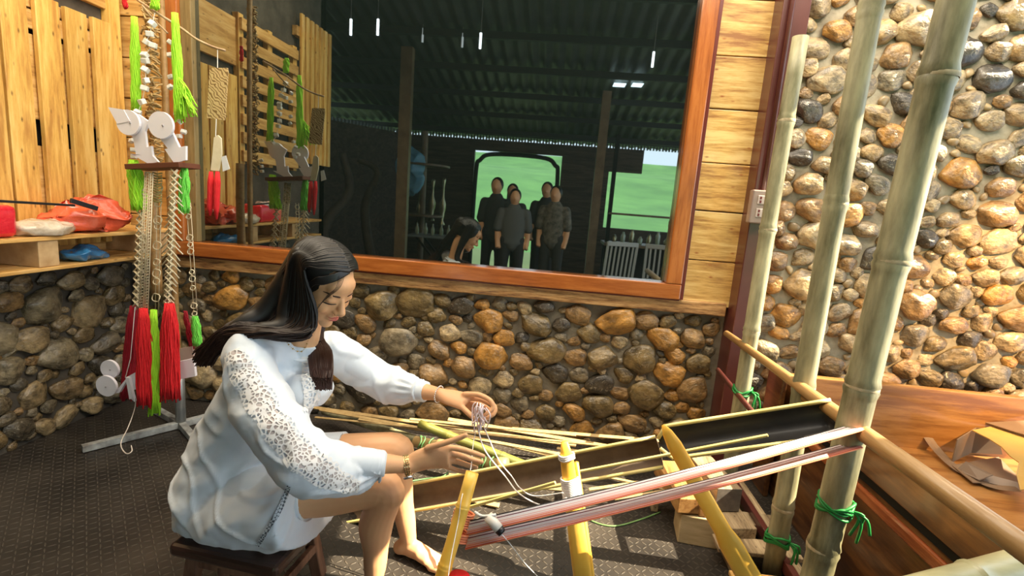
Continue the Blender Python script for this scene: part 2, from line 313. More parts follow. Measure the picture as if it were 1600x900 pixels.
for i in range(9):
    y = YB + .3 + i * .82
    ob('purlin', bar((-6, y, roof_z(y) - .07), (SX0 if y > SY0 - .05 else 4.4, y, roof_z(y) - .07), .05, .08), mat('purlin%d' % i, (.02, .022, .02), .6), ceiling)
eave = []
for i in range(110):
    x = -3.0 + i * .056; eave.append(bbox(x, x + .028, YB - .03, YB + .01, 2.40, 2.47))
ob('eave_teeth', cat(*eave, bbox(-3, 3.4, YB - .03, YB + .01, 2.475, 2.56)), roofm, ceiling)
ev = []
a, b_ = Vector((-3.0, YB, 2.43)), Vector((-5.0, -1.6, 2.43))
for i in range(50):
    p = a.lerp(b_, i / 50); q = a.lerp(b_, (i + .4) / 50); ev.append(bar(p, q, .04, .07))
ob('eave_teeth', cat(*ev), roofm, ceiling)
structure('ground', bbox(-40, 40, -60, YB - .1, -.3, -.12), mat('grass_ground', (.06, .11, .045), .9, color2=(.09, .14, .06), noise_scale=.6))
hv, hf = [], []
for j in range(14):
    for i in range(30):
        x = -45 + i * 3.1; y = -9 - j * 3.5; z = -.15 + j * .50 + .8 * noise.noise(Vector((x * .06, y * .08, 0))) * (j > 0)
        hv.append((x, y, z))
for j in range(13):
    for i in range(29): a = j * 30 + i; hf.append([a, a + 1, a + 31, a + 30])
structure('hill', (hv, hf), mat('hill_grass', (.035, .13, .04), .9, color2=(.07, .21, .06), noise_scale=.35), smooth=True)

# ---- stones set in mortar: organic packing, every stone its own object on shared meshes
SM = []
for k in range(10):
    bm = bmesh.new(); bmesh.ops.create_icosphere(bm, subdivisions=3, radius=1)
    ax = [Vector((random.uniform(-1, 1), random.uniform(-1, 1), random.uniform(-1, 1))).normalized() for _ in range(7)]
    cut = [random.uniform(.62, .86) for _ in ax]
    for q in bm.verts:
        p = q.co.normalized(); e = 2.3
        n_ = (abs(p.x) ** e + abs(p.y) ** e + abs(p.z) ** e) ** (1 / e); p2 = p / n_
        for a3, c3 in zip(ax, cut):
            dd = p2.dot(a3)
            if dd > c3: p2 = p2 - a3 * (dd - c3) * .75
        q.co = p2 + noise.noise_vector(p * 1.4 + Vector((k * 5, 0, 0))) * .13 + noise.noise_vector(p * 3.2 + Vector((k * 3, 7, 0))) * .045
    me = bpy.data.meshes.new('stone'); bm.to_mesh(me); bm.free(); me.polygons.foreach_set('use_smooth', [True] * len(me.polygons)); SM.append(me)
tan, grey, dark, beige, ochre, olive, rust = (.30, .20, .10), (.23, .21, .17), (.065, .058, .05), (.44, .37, .26), (.44, .25, .075), (.20, .155, .08), (.34, .15, .05)
ST_back = stone_mat('river_stone', [tan, olive, grey, tan, dark, beige, olive, ochre, tan, grey, olive, olive], .30)
ST_right = stone_mat('river_stone_light', [tan, beige, grey, (.36, .29, .19), ochre, dark, (.33, .27, .19), beige, tan, (.40, .30, .17), olive], .45)
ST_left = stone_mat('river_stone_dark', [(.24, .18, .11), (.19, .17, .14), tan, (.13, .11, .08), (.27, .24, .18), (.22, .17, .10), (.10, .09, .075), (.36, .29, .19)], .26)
def copy_mesh_mat(m): 
    out = []
    for s in SM: c = s.copy(); c.materials.append(m); out.append(c)
    return out
def pack(x0, x1, z0, z1, sizes, seed, limit, asp=1.22, inside=None):
    rnd = random.Random(seed); P = []
    for r, tries in sizes:
        for _ in range(tries):
            if len(P) >= limit: return P
            rr = r * rnd.uniform(.82, 1.15); x, z = rnd.uniform(x0 + rr, x1 - rr), rnd.uniform(z0 + rr * .8, z1 - rr * .8)
            if inside and not inside(x, z, rr): continue
            ok = True
            for (a, c, s) in P:
                dx, dz = (x - a) / asp, (z - c) * 1.0
                if dx * dx + dz * dz < ((rr + s) * .85) ** 2: ok = False; break
            if ok: P.append((x, z, rr))
    # settle outwards so that the stones fill their gaps
    out = []
    for i, (x, z, r) in enumerate(P):
        g = 9
        for j, (a, c, s) in enumerate(P):
            if i != j: g = min(g, math.hypot((x - a) / asp, z - c) - s)
        out.append((x, z, max(r, min(g * 1.02, r * 1.3))))
    return out
def lay(stones, meshes, parent, place, seed, asp=1.22):
    rnd = random.Random(seed); pw = wpos(parent); stones = sorted(stones, key=lambda q: -q[2]); rest = []
    print('STONES', parent.name, len(stones))
    for i, (x, z, r) in enumerate(stones):
        if i >= 299:
            p, rz = place(x, z, 0); rest.append(ell(p, (r * asp if not rz else r * .6, r * .6 if not rz else r * asp, r * .95), None, 9, 7)); continue
        o = bpy.data.objects.new('stone', rnd.choice(meshes)); COL.objects.link(o); o.parent = parent
        dp = r * rnd.uniform(.45, .75); p, rz = place(x, z, rnd.uniform(-.005, .012)); o.location = p - pw
        sx_ = r * asp * rnd.uniform(.95, 1.12); sz_ = r * rnd.uniform(.88, 1.04)
        o.rotation_euler = (0, rnd.uniform(-.45, .45), rz); o.scale = (sx_, dp * rnd.choice((1, 1, 1.15)), sz_)
    if rest: ob('small_stones', noisy(cat(*rest), .012, 25), meshes[0].materials[0], parent, smooth=True, kind='stuff')
sz_list = [(.082, 40), (.064, 170), (.052, 900), (.042, 3000), (.032, 5000), (.022, 4000)]
lay(pack(XL + .01, .905, .0, .795, sz_list, 3, 420), copy_mesh_mat(ST_back), wall_back, lambda x, z, e: (Vector((x, D - .005 - e, z)), 0), 5)
wall_r = structure('wall_right', bbox(1.06, 3.2, D - .03, D, 0, 3.5), mat('mortar_light', (.20, .17, .12), .85, color2=(.44, .39, .29), noise_scale=7, bump=.8, bump_scale=22))
sz_r = [(.075, 30), (.060, 260), (.051, 1800), (.042, 5000), (.031, 4500), (.022, 2500)]
lay(pack(1.04, 2.72, .30, 2.52, sz_r, 11, 460, inside=lambda x, z, r: x < 2.72 - max(0, z - .5) * .18), copy_mesh_mat(ST_right), wall_r, lambda x, z, e: (Vector((x, D - .035 - e, z)), 0), 6)
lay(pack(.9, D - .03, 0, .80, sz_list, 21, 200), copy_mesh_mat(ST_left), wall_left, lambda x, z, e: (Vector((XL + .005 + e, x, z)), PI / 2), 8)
# ---- beam, planks, post
structure('trim_1', bbox(XL, .91, D - .055, D, .80, .868, .006), M['rough_beam'])
for i, (z0, z1) in enumerate([(.845, 1.075), (1.08, 1.325), (1.33, 1.56), (1.565, 1.815), (1.82, 2.058), (2.063, 2.31), (2.315, 2.55)]):
    ob('plank', bbox(.68, .93, D - .035 + .003 * (i % 2), D, z0, z1, .004), M['plank'], wall_back)
for i in range(8):
    z = .87 + i * .205; ob('plank', bbox(XL, -2.06, D - .03 + .003 * (i % 2), D, z, z + .2, .004), M['pine_x'], wall_back)
w1 = empty('window_1', (-.67, D, .87), kind='structure')
FX0, FX1, FZ0, FZ1, FW = -2.075, .665, .872, 2.62, .078
ob('window_frame', bbox(FX0, FX1, D - .085, D, FZ0, FZ0 + FW, .006), M['frame'], w1)
ob('window_frame', bbox(FX0, FX1, D - .085, D, FZ1 - FW, FZ1, .006), M['frame'], w1)
fv_ = wood('varnished_frame_upright', (.25, .065, .012), (.36, .105, .02), (.46, .15, .032), 'z', .25, .7, 1, knots=False, rand=0)
ob('window_frame', bbox(FX0, FX0 + .075, D - .085, D, FZ0 + FW, FZ1 - FW, .006), fv_, w1)
ob('window_frame', bbox(FX1 - FW, FX1, D - .085, D, FZ0 + FW, FZ1 - FW, .006), fv_, w1)
ob('window_bead', bbox(FX0 + .075, FX0 + .135, D - .06, D, FZ0 + FW, FZ1 - FW, .004), wood('olive_bead', (.16, .11, .04), (.24, .17, .07), (.30, .22, .10), 'z', .5, .2), w1)
ob('window_bead', cat(bbox(FX0, FX1, D - .075, D, FZ0 - .008, FZ0, .002), bbox(FX1, FX1 + .018, D - .075, D, FZ0, FZ1, .002)), M['frame_edge'], w1)
gl = bpy.data.materials.new('dark_glass'); gl.use_nodes = True; b = gl.node_tree.nodes['Principled BSDF']
b.inputs['Base Color'].default_value = (.006, .010, .009, 1); b.inputs['Roughness'].default_value = .015; b.inputs['IOR'].default_value = 3.6; b.inputs['Specular Tint'].default_value = (.93, 1, .96, 1)
ob('pane', bbox(FX0 + .13, FX1 - FW + .005, D - .028, D - .018, FZ0 + FW - .005, FZ1 - FW + .005), gl, w1)
structure('trim_2', bbox(.925, 1.045, D - .14, D, 0, 3.4, .004), M['maroon'])
structure('trim_3', tube([(.958, D - .155, 1.42), (.958, D - .155, 3.3)], .011, 10), M['maroon'], smooth=True)
sw = empty('power_socket', (.955, D - .16, 1.30), 'small grey two-gang power socket box on the dark red steel post', 'socket')
ob('box', bbox(.905, 1.005, D - .185, D - .14, 1.285, 1.44, .006), mat('socket_plate', (.28, .20, .17), .4, coat=.3), sw)
for k, z in enumerate((1.335, 1.395)):
    f_ = ob('outlet', bbox(.93, .98, D - .189, D - .183, z - .02, z + .02, .002), mat('outlet_face%d' % k, (.5, .42, .38), .4), sw)
    ob('slot', cat(*[bbox(.955 + dx - .004, .955 + dx + .004, D - .191, D - .188, z + dz - .006, z + dz + .006) for dx in (-.013, .013) for dz in (-.009, .009)]), mat('slot%d' % k, (.12, .01, .01), .5), f_)
# ================================================================ LEFT WALL: pallets and pallet shelf
def pallet_v(y0, y1, z0, z1, edges, gaps, label, xo=XL):
    t = empty('pallet', (xo + .06, (y0 + y1) / 2, z0), label, 'pallet')
    ob('backing_layer', bbox(xo, xo + .012, y0, y1, z0, z1), M['dark'], t)  # near-black sheet put in for the shade showing between the slats
    zs = [z0] + [g for ga in gaps for g in ga] + [z1]
    for i in range(0, len(zs), 2): ob('cross_board', bbox(xo + .014, xo + .036, y0, y1, zs[i], zs[i + 1], .003), M['pine_y'], t)
    for (a, b) in edges: ob('slat', bbox(xo + .045, xo + .068, a, b, z0, z1 + random.uniform(-.01, .01), .003), M['pine_v'], t)
    for z in (z0 + .1, z1 - .1): ob('stringer', bbox(xo + .03, xo + .046, y0, y1, z - .04, z + .04, .003), M['pine_y'], t)
    return t
def ys(*px): return [PX(p, 180, XL + .06)[1] for p in px]
e = ys(12, 53, 66, 102, 111, 143, 152, 181)
ed = [(1.70, 1.83), (1.85, 1.99)] + [(e[0], e[1]), (e[2], e[3]), (e[4], e[5]), (e[6], e[7])]
ed[1] = (1.855, e[0] - .012)
pallet_v(1.68, 2.60, .93, 2.02, ed, [(1.385, 1.50), (1.86, 1.97)], 'yellow pine pallet of upright slats mounted on the left wall above the shelf')
ob('backing_layer', bbox(XL, XL + .05, ys(183)[0], ys(199)[0], .90, 2.45, .004), M['pine_v'], wall_left)
ob('backing_layer', bbox(XL, XL + .03, 1.6, 2.64, 2.10, 2.42, .004), M['pine_y'], wall_left)
t = empty('pallet', (XL + .06, 1.3, 1.4), 'pine pallet of level slats, seen reflected at the left end of the dark window', 'pallet')
for k in range(8): ob('slat', bbox(XL + .05, XL + .072, .85, 1.64, 1.44 + k * .13, 1.52 + k * .13, .003), M['pine_y'], t)
for y in (.87, 1.25, 1.62): ob('stringer', bbox(XL + .005, XL + .05, y - .03, y + .03, 1.42, 2.46, .003), M['pine_v'], t)
t = empty('pallet', (XL + .06, .5, 1.7), 'tall pine pallet of upright slats, reflected beside the level-slatted one', 'pallet')
for k in range(7): ob('slat', bbox(XL + .05, XL + .072, .22 + k * .088, .27 + k * .088, 1.5, 2.75, .003), M['pine_v'], t)
for z in (1.6, 2.6): ob('stringer', bbox(XL + .005, XL + .05, .2, .84, z - .04, z + .04, .003), M['pine_y'], t)
# shelf
SXF = -2.07; SZ0, SZ1 = .868, 1.012
sh = empty('pallet_shelf', ((XL + SXF) / 2, 1.9, SZ0), 'pine pallet laid flat as a shelf on the left stone wall', 'shelf')
for k in range(3): ob('deck_board', bbox(XL + .01 + k * .105, XL + .105 + k * .105, .9, D - .06, SZ1 - .018, SZ1, .003), M['pine_y'], sh)
for k in range(3): ob('bottom_board', bbox(XL + .01 + k * .105, XL + .105 + k * .105, .9, D - .06, SZ0, SZ0 + .016, .003), M['pine_y'], sh)
for (y0, y1) in ((1.86, 1.945), (2.46, 2.55), (1.3, 1.39)):
    ob('block', bbox(XL + .02, SXF - .012, y0, y1, SZ0 + .017, SZ1 - .019, .003), mat('block_wood%d' % int(y0 * 10), (.40, .24, .10), .7, color2=(.62, .42, .22), noise_scale=12), sh)
ob('back_panel', bbox(XL + .012, XL + .03, .9, D - .07, SZ0 + .017, SZ1 - .019), M['pine_y'], sh)
def crumple(c, r, amt, sc, seed, flat=.0, lo=None):
    v, f = ell(c, r, None, 40, 26)
    v = [p + noise.noise_vector((p) * sc + Vector((seed, 0, 0))) * amt + noise.noise_vector(p * sc * 2.7 + Vector((0, seed, 0))) * amt * .5 for p in v]
    if lo is not None: v = [Vector((p.x, p.y, max(p.z, lo))) for p in v]
    return v, f
plast = lambda n, c, a=None, tr=0: mat(n, c, .22, coat=.6, trans=tr, bump=.3, noise_scale=25, color2=tuple(min(1, x * 1.15 + .02) for x in c))
orange_bag = plast('orange_plastic', (.80, .11, .045))
g = crumple((-2.17, 2.17, SZ1 + .055), (.105, .20, .085), .06, 11, 3, lo=SZ1 + .002)
ob('plastic_bag', g, orange_bag, None, 'crumpled orange-red plastic bag on the pallet shelf', 'bag', smooth=True)
ob('plastic_packet', crumple((-2.13, 1.94, SZ1 + .03), (.07, .13, .04), .025, 12, 8, lo=SZ1 + .002), mat('beige_cellophane', (.56, .42, .28), .2, coat=.8, color2=(.74, .66, .55), noise_scale=18, bump=.5), None, 'clear beige cellophane packet between the red package and the orange bag', 'packet', smooth=True)
t = empty('red_package', (-2.16, 1.70, SZ1), 'bright red wrapped package at the left end of the pallet shelf', 'package')
ob('package_body', noisy(bbox(-2.26, -2.09, 1.52, 1.80, SZ1 + .001, SZ1 + .125, .018), .006, 14), plast('red_wrap', (.75, .01, .03)), t, smooth=True)
ob('clear_wrap_fold', crumple((-2.14, 1.66, SZ1 + .12), (.06, .10, .03), .02, 14, 5, lo=SZ1 + .09), mat('pink_cellophane', (.68, .42, .38), .2, coat=.8, color2=(.85, .7, .66), noise_scale=18, bump=.5), t, smooth=True)
ob('black_stick', bar(PX(-20, 313, -2.06), PX(116, 321, -2.06), .012, .010), mat('black_stick', (.012, .01, .012), .4), None, 'thin black stick lying across the red package', 'stick')
ob('black_knife', bar(PX(110, 313, -2.08), PX(152, 326, -2.06), .012, .020), mat('black_blade', (.012, .01, .012), .4), None, 'short flat black stick resting on the orange plastic bag', 'stick')
ob('blue_bag', crumple((-2.15, 2.12, SZ0 + .045), (.07, .11, .035), .03, 12, 9, lo=SZ0 + .018), plast('blue_plastic', (.02, .16, .38)), None, 'crumpled blue plastic bag pushed inside the pallet shelf', 'bag', smooth=True)
# ================================================================ BAMBOO POLES AND LOOM
def bamboo(name, a, b, r0, r1, nodes, m, label, cat_='pole', group=None, parent=None, n=20, rings=False):
    a, b = Vector(a), Vector(b); pts, rad = [], []
    ts = sorted(set([0, 1] + [t + d for t in nodes for d in (-.012, -.004, 0, .004, .012) if 0 < t + d < 1] + [i / 14 for i in range(15)]))
    for t in ts:
        r = r0 + (r1 - r0) * t
        for q in nodes:
            if abs(t - q) < .0015: r *= 1.02
            elif abs(t - q) < .006: r *= 1.11
        w = Vector((math.sin(t * 5 + a.x * 9), math.cos(t * 4 + a.y * 7), 0)) * .003
        pts.append(a.lerp(b, t) + w); rad.append(r)
    o = ob(name, tube(pts, rad, n), m, parent, label, cat_, group, smooth=True)
    if rings:
        for q in nodes: c = a.lerp(b, q); r = (r0 + (r1 - r0) * q) * 1.03; d = (b - a).normalized(); ob('node_ring', tube([c - d * .006, c - d * .003, c + d * .003, c + d * .006], [r, r * 1.02, r * 1.02, r], n, cap=False), M['node'], o, smooth=True)
    return o
M['node'] = mat('bamboo_node', (.30, .24, .13), .6, color2=(.58, .50, .34), noise_scale=40)
pg = 'upright bamboo poles of the loom'
bamboo('bamboo_pole', (.905, 2.235, 0), (.915, 2.25, 2.04), .034, .031, (.145, .40, .62, .84), M['bamboo_green'], 'shortest upright bamboo pole, its cut top showing, next to the red steel post', group=pg, rings=True)
bamboo('bamboo_pole', (.905, 1.72, 0.0), (.90, 1.75, 2.45), .034, .034, (.12, .305, .56, .80), M['bamboo_green'], 'middle one of the three upright bamboo poles, tied low with green twine', group=pg, rings=True)
p3top = bamboo('bamboo_pole', (.85, 1.40, 0.0), (.92, 1.37, 2.35), .040, .039, (.16, .372, .52, .715, .93), M['bamboo_green'], 'thickest and nearest upright bamboo pole, at the front of the chest', group=pg, rings=True)
for pole, z, x, y, r in (('a', .80, .908, 2.235, .04), ('b', .80, .905, 1.73, .04), ('c', .80, .872, 1.392, .046)): pass
ob('crossbar_rod', tube([(.88, 2.46, .745), (.882, 1.9, .752), (.885, 1.4, .752), (.89, .55, .762)], [.015, .018, .0225, .025], 16), M['dowel'], None, 'long round wooden rod running level through the three bamboo poles', 'rod', smooth=True)
ob('lower_rod', tube([(.88, 2.5, .545), (.885, 1.76, .50)], .012, 12), M['maroon'], None, 'thin dark red rod below the long rod, behind the bamboo poles', 'rod', smooth=True)
ob('short_peg', tube([PY(1258, 622, 1.70), PY(1312, 648, 1.52)], [.016, .020], 14), M['dowel'], None, 'short pale wooden peg behind the nearest bamboo pole', 'peg', smooth=True)
def tie(c, r, label, n=4, seed=0, tail=True):
    rnd = random.Random(seed); gs = []
    for k in range(n):
        pts = []; ph = rnd.uniform(0, 6)
        for i in range(28):
            a = 2 * PI * i / 28; pts.append(Vector(c) + Vector((math.cos(a) * (r + .004 + .002 * math.sin(3 * a + ph)), math.sin(a) * (r + .004), .011 * math.sin(2 * a + ph) + (k - n / 2) * .006)))
        gs.append(tube(pts, .0042, 6, closed=True))
    if tail:
        for k in range(4):
            p = Vector(c) + Vector((r * .8, -r * .75, 0)); d = Vector((rnd.uniform(.0, .05), rnd.uniform(-.03, 0), -.03 - .02 * k))
            gs.append(tube(smoothpath([p, p + d * .4 + Vector((.012, -.01, .012)), p + d], 4), .004, 6))
    return ob('twine_tie', cat(*gs), M['green_twine'], None, label, 'twine', 'green twine ties on the bamboo poles', smooth=True)
tie((.872, 1.395, .515), .040, 'shiny green twine tied around the nearest bamboo pole', 5, 1)
tie((.905, 1.722, .175), .035, 'shiny green twine tied low around the middle bamboo pole', 5, 2)
tie((.906, 2.237, .545), .035, 'green twine tied around the shortest bamboo pole', 3, 3)
ob('twine_end', tube(smoothpath([(.95, 2.2, .54), (.955, 2.19, .48), (.95, 2.2, .42), (.96, 2.19, .36)], 4), .004, 6), M['green_twine'], None, 'loose curly end of green twine hanging beside the shortest bamboo pole', 'twine')
# warp of the loom
LA, LB = PY(722, 822, 1.20), Vector((.885, 1.372, .752))
Ls0, Ls1 = PY(737, 738, 1.22), PY(690, 900, 1.13)
dirS = (Ls1 - Ls0).normalized(); foot = Ls0 + dirS * ((0 - Ls0.z) / dirS.z)
def halfcane(name, a, b, w, label, m, tip=False, m2=None, parent=None, cat_='stick'):
    """flat-backed split bamboo stick, optionally pointed"""
    a, b = Vector(a), Vector(b); K = 12; pts = [a.lerp(b, i / K) for i in range(K + 1)]
    rad = [(w, w * .45)] * (K + 1)
    if tip: pts = [a, a.lerp(b, .012), a.lerp(b, .05)] + pts[1:]; rad = [(w * .18, w * .15), (w * .5, w * .35), (w, w * .45)] + rad[1:]
    return ob(name, tube(pts, rad, 12, side=(1, .1, 0)), m, parent, label, cat_, smooth=True)
bm_y = M['bamboo_yellow']
bamboo('loom_end_stick', foot, Ls0, .0185, .0175, (.33, .62, .86), bm_y, 'yellow bamboo stick by the woman\'s knees holding the left end of the red threads', 'stick', 'yellow bamboo sticks of the loom')
s2b = PY(911, 905, 1.32); s2t = PY(882, 690, 1.36); dd = (s2b - s2t); s2f = s2t + dd * (-s2t.z / dd.z)
o2 = empty('loom_stick', s2f, 'yellow split bamboo stick in the middle of the threads, bound with white thread', 'stick', 'yellow bamboo sticks of the loom')
ob('cane', tube([s2f, s2f.lerp(s2t, .5), s2f.lerp(s2t, .93), s2t], [(.028, .010), (.027, .010), (.019, .009), (.010, .006)], 14, side=(1, 0, 0)), bm_y, o2, smooth=True)
ob('cane', tube([s2f + Vector((.028, .012, 0)), (s2f.lerp(s2t, .9) + Vector((.026, .012, 0)))], [(.010, .012), (.007, .010)], 8, side=(1, 0, 0)), M['bamboo_yellow'], o2, smooth=True)
def wrap(a, b, t0, t1, r, m, parent, nm='thread_wrap', n=12):
    gs = []
    for i in range(n):
        c = Vector(a).lerp(Vector(b), t0 + (t1 - t0) * i / (n - 1)); ax = (Vector(b) - Vector(a)).normalized(); x = Vector((1, 0, 0)); x = (x - x.dot(ax) * ax).normalized(); y = ax.cross(x)
        gs.append(tube([c + x * r * math.cos(2 * PI * k / 16) * 1.35 + y * r * .95 * math.sin(2 * PI * k / 16) + ax * .002 * math.sin(k) for k in range(16)], .0028, 5, closed=True))
    return ob(nm, cat(*gs), m, parent, smooth=True)
t_ = lambda px, py: (PY(px, py, 1.33) - s2f).dot((s2t - s2f).normalized()) / (s2t - s2f).length
wrap(s2f, s2t, t_(895, 785), t_(893, 752), .0185, M['white_thread'], o2, n=14)
wrap(s2f, s2t, t_(890, 722), t_(890, 716), .0165, M['white_thread'], o2, n=3)
s3t = PY(1036, 664, 1.42); s3b = PY(1172, 905, 1.36); dd = s3b - s3t; s3f = s3t + dd * (-s3t.z / dd.z)
gv, gf = tube([s3t, s3t.lerp(s3f, .03), s3t.lerp(s3f, .08), s3t.lerp(s3f, .42), s3t.lerp(s3f, .47), s3f], [(.005, .003), (.015, .004), (.022, .005), (.025, .006), (.033, .007), (.038, .008)], 10, side=(1, -.1, .2))
ob('sword_stick', (gv, gf), M['bamboo_yellow'], None, 'long flat pointed yellow bamboo stick at the right, crossing over the threads', 'stick', 'yellow bamboo sticks of the loom', smooth=True)
# threads: upper and lower sheet of the warp, each a band of many coloured threads
cols = [('warp_maroon', (.16, .01, .03)), ('warp_white', (.94, .86, .86)), ('warp_pink', (.90, .50, .46)), ('warp_red', (.62, .07, .04)), ('warp_orange', (.80, .26, .12)), ('warp_black', (.012, .008, .012))]
TM = {n: mat(n, c, .6) for n, c in cols}
seq = ['warp_black', 'warp_white', 'warp_white', 'warp_maroon', 'warp_white', 'warp_white', 'warp_white', 'warp_pink', 'warp_white', 'warp_pink', 'warp_pink', 'warp_orange', 'warp_pink', 'warp_red', 'warp_orange']
def warp(zoff, r_end, name, label):
    """threads side by side; the sheet is wrapped round the stick and the rod, spread along their length"""
    t = empty(name, (LA + LB) / 2, label, 'threads', 'two layers of warp threads on the loom')
    by = {}
    ax = -dirS.normalized()
    for i, c in enumerate(seq):
        k = i - len(seq) / 2
        p0 = LA + ax * (-k * .0026) + Vector((.02, -.028, zoff * .75)); p1 = LB + Vector((.0, -k * .0028 + .0, 0)) + Vector((-.005, -.012, zoff + (.0)))
        pts = [p0.lerp(p1, s / 8) + Vector((0, 0, -.010 * math.sin(PI * s / 8))) for s in range(9)]
        by.setdefault(c, []).append(tube(pts, .0021, 6))
    for c, g in by.items(): ob('thread_band', cat(*g), TM[c], t, smooth=True)
    return t
warp(.020, 0, 'warp_threads', 'upper band of pink, white and red warp threads')
warp(-.034, 0, 'warp_threads', 'lower band of pink, white and red warp threads, under the other')
def wrapring(c, ax, r, m, name, label, n=7, pitch=.006, w=.0032):
    gs = []; ax = Vector(ax).normalized(); x = Vector((0, 1, 0)); x = (x - x.dot(ax) * ax).normalized(); y = ax.cross(x)
    for i in range(n): gs.append(tube([Vector(c) + ax * (i - n / 2) * pitch + (x * math.cos(2 * PI * k / 18) + y * math.sin(2 * PI * k / 18)) * (r + .001 * math.sin(k * 2 + i)) for k in range(18)], w, 5, closed=True))
    return cat(*gs)
ob('red_yarn_wrap', cat(wrapring(LA + Vector((0, 0, .02)), dirS, .026, None, '', '', 6), wrapring(LA + dirS * .028, dirS, .026, None, '', '', 4)), TM['warp_orange'], None, 'orange-red yarn wound round the bamboo stick by the woman\'s knees', 'yarn', smooth=True)
ob('red_yarn_wrap', wrapring((.883, 1.372, .752), (.0, 1, 0), .0255, None, '', '', 12, .0042), TM['warp_pink'], None, 'pink and white yarn wound round the level rod at the nearest bamboo pole', 'yarn', smooth=True)
# heddle / small tools below the warp
t = empty('spool', PY(775, 815, 1.17), 'small white plastic tube with a black cap hanging under the threads', 'spool')
pa, pb = PY(762, 806, 1.17), PY(779, 826, 1.16)
ob('tube', tube([pa, pb], .0135, 16), mat('white_plastic', (.80, .74, .66), .35), t, smooth=True)
ob('cap', tube([pb, pb + (pb - pa).normalized() * .014], [.013, .0115], 16), mat('black_cap', (.012, .012, .015), .3), t, smooth=True)
ob('loop', tube(smoothpath([PY(742, 800, 1.18), PY(752, 806, 1.17), PY(764, 806, 1.165), PY(775, 804, 1.17)], 5), .004, 6), M['white_thread'], t, smooth=True)
th = lambda pts, r, label, name='loose_thread', m=None, g='loose threads': ob(name, tube(smoothpath(pts, 8), r, 6), m or M['white_thread'], None, label, 'thread', g, smooth=True)
th([PY(781, 832, 1.16), PY(797, 850, 1.2), PY(820, 880, 1.3), PY(845, 906, 1.36), PZ(850, 915, 0.003)], .0013, 'white thread trailing from the black-capped tube to the floor')
th([PY(745, 656, 1.53), PY(752, 690, 1.5), PY(763, 712, 1.48), PY(790, 745, 1.45), PY(812, 772, 1.36), PY(850, 790, 1.33), PY(885, 778, 1.29)], .0022, 'white thread hanging from the pinching hand down to the warp')
th([PY(752, 656, 1.53), PY(765, 688, 1.5), PY(780, 720, 1.48), PY(800, 745, 1.45), PY(812, 762, 1.36), PY(835, 775, 1.33), PY(880, 770, 1.29)], .0018, 'second white thread running from the hand to the bound stick')
th([PY(748, 655, 1.53), PY(740, 690, 1.5), PY(735, 735, 1.30), PY(722, 775, 1.18), PY(716, 815, 1.16), PY(705, 870, 1.1), PY(700, 905, 1.06)], .0012, 'thin white thread along the loom stick by the knees')
gs = []
rnd = random.Random(4)
for k in range(16):
    a = PY(750 + rnd.uniform(-8, 10), 634 + rnd.uniform(-6, 6), 1.52); gs.append(tube(smoothpath([a, a + Vector((rnd.uniform(-.015, .02), rnd.uniform(-.02, .01), -.02)), a + Vector((rnd.uniform(-.006, .02), rnd.uniform(-.02, .01), -.05 - rnd.uniform(0, .05)))], 4), .0021, 5))
ob('thread_tangle', cat(*gs), mat('pinkish_thread', (.86, .74, .78), .7), None, 'tangle of white-pink thread held between the fingers', 'thread', smooth=True)
# red object at the lower edge
rb = PY(716, 903, 1.12)
t = empty('red_cup', (rb.x, rb.y, rb.z - .05), 'small bright red cup with a green-white filling, by the loom stick at the bottom edge', 'cup')
ob('cup_wall', tube([rb + Vector((0, 0, -.05)), rb, rb + Vector((0, 0, .001)), rb + Vector((0, 0, -.04))], [.022, .031, .027, .02], 24), mat('red_plastic', (.75, .01, .02), .3, coat=.5), t, smooth=True)
ob('cup_content', ell(rb + Vector((0, 0, -.012)), (.024, .024, .008)), mat('green_white', (.45, .62, .40), .5, color2=(.8, .78, .7), noise_scale=60), t, smooth=True)
# split bamboo troughs
def trough(a, b, r, label, inner, edge, up, taper=False, cut=(1, 1)):
    """half tube open towards `up`, with cut pale edges"""
    a, b = Vector(a), Vector(b); x = (b - a).normalized(); u = Vector(up); u = (u - u.dot(x) * x).normalized(); s = x.cross(u)
    t = empty('split_bamboo', (a + b) / 2, label, 'bamboo', 'split bamboo troughs behind the threads'); K = 16; n = 10; th_ = .007
    v, f, R = [], [], []
    for i in range(K + 1):
        q = i / K; rr = r
        if taper: rr = r * min(1, .35 + math.sqrt(q * 9)) if q < .09 else r
        R.append(rr)
        for lay_ in (0, 1):
            for k in range(n + 1):
                an = PI + PI * k / n; r2 = rr - th_ * lay_; v.append(a.lerp(b, q) + s * r2 * math.cos(an) + u * r2 * math.sin(an))
    w = 2 * (n + 1)
    for i in range(K):
        for k in range(n):
            p = i * w + k; f.append([p, p + 1, p + w + 1, p + w]); p += n + 1; f.append([p, p + w, p + w + 1, p + 1])
    for i in (0, K):
        for k in range(n): p = i * w + k; f.append([p, p + n + 1, p + n + 2, p + 1])
    ob('trough', (v, f), inner, t, smooth=True)
    for sd in (-1, 1):
        ob('split_edge', tube([a.lerp(b, i / K) + s * sd * (R[i] - .003) + u * .002 for i in range(K + 1)], .0065, 8), edge, t, smooth=True)
    return t
camv = Vector((0, -.82, .60))
pale_edge = mat('split_edge', (.56, .46, .14), .5, color2=(.68, .58, .26), noise_scale=8)
a1, b1 = PY(488, 806, 1.80), PY(1030, 706, 1.60)
trough(a1, b1, .052, 'long brown split bamboo trough running from under the woman to the middle stick', M['bamboo_in'], pale_edge, camv)
trough(PY(1030, 693, 1.585), PY(1308, 652, 1.50), .055, 'black-lined split bamboo trough reaching the nearest bamboo pole', M['bamboo_black'], pale_edge, camv, True)
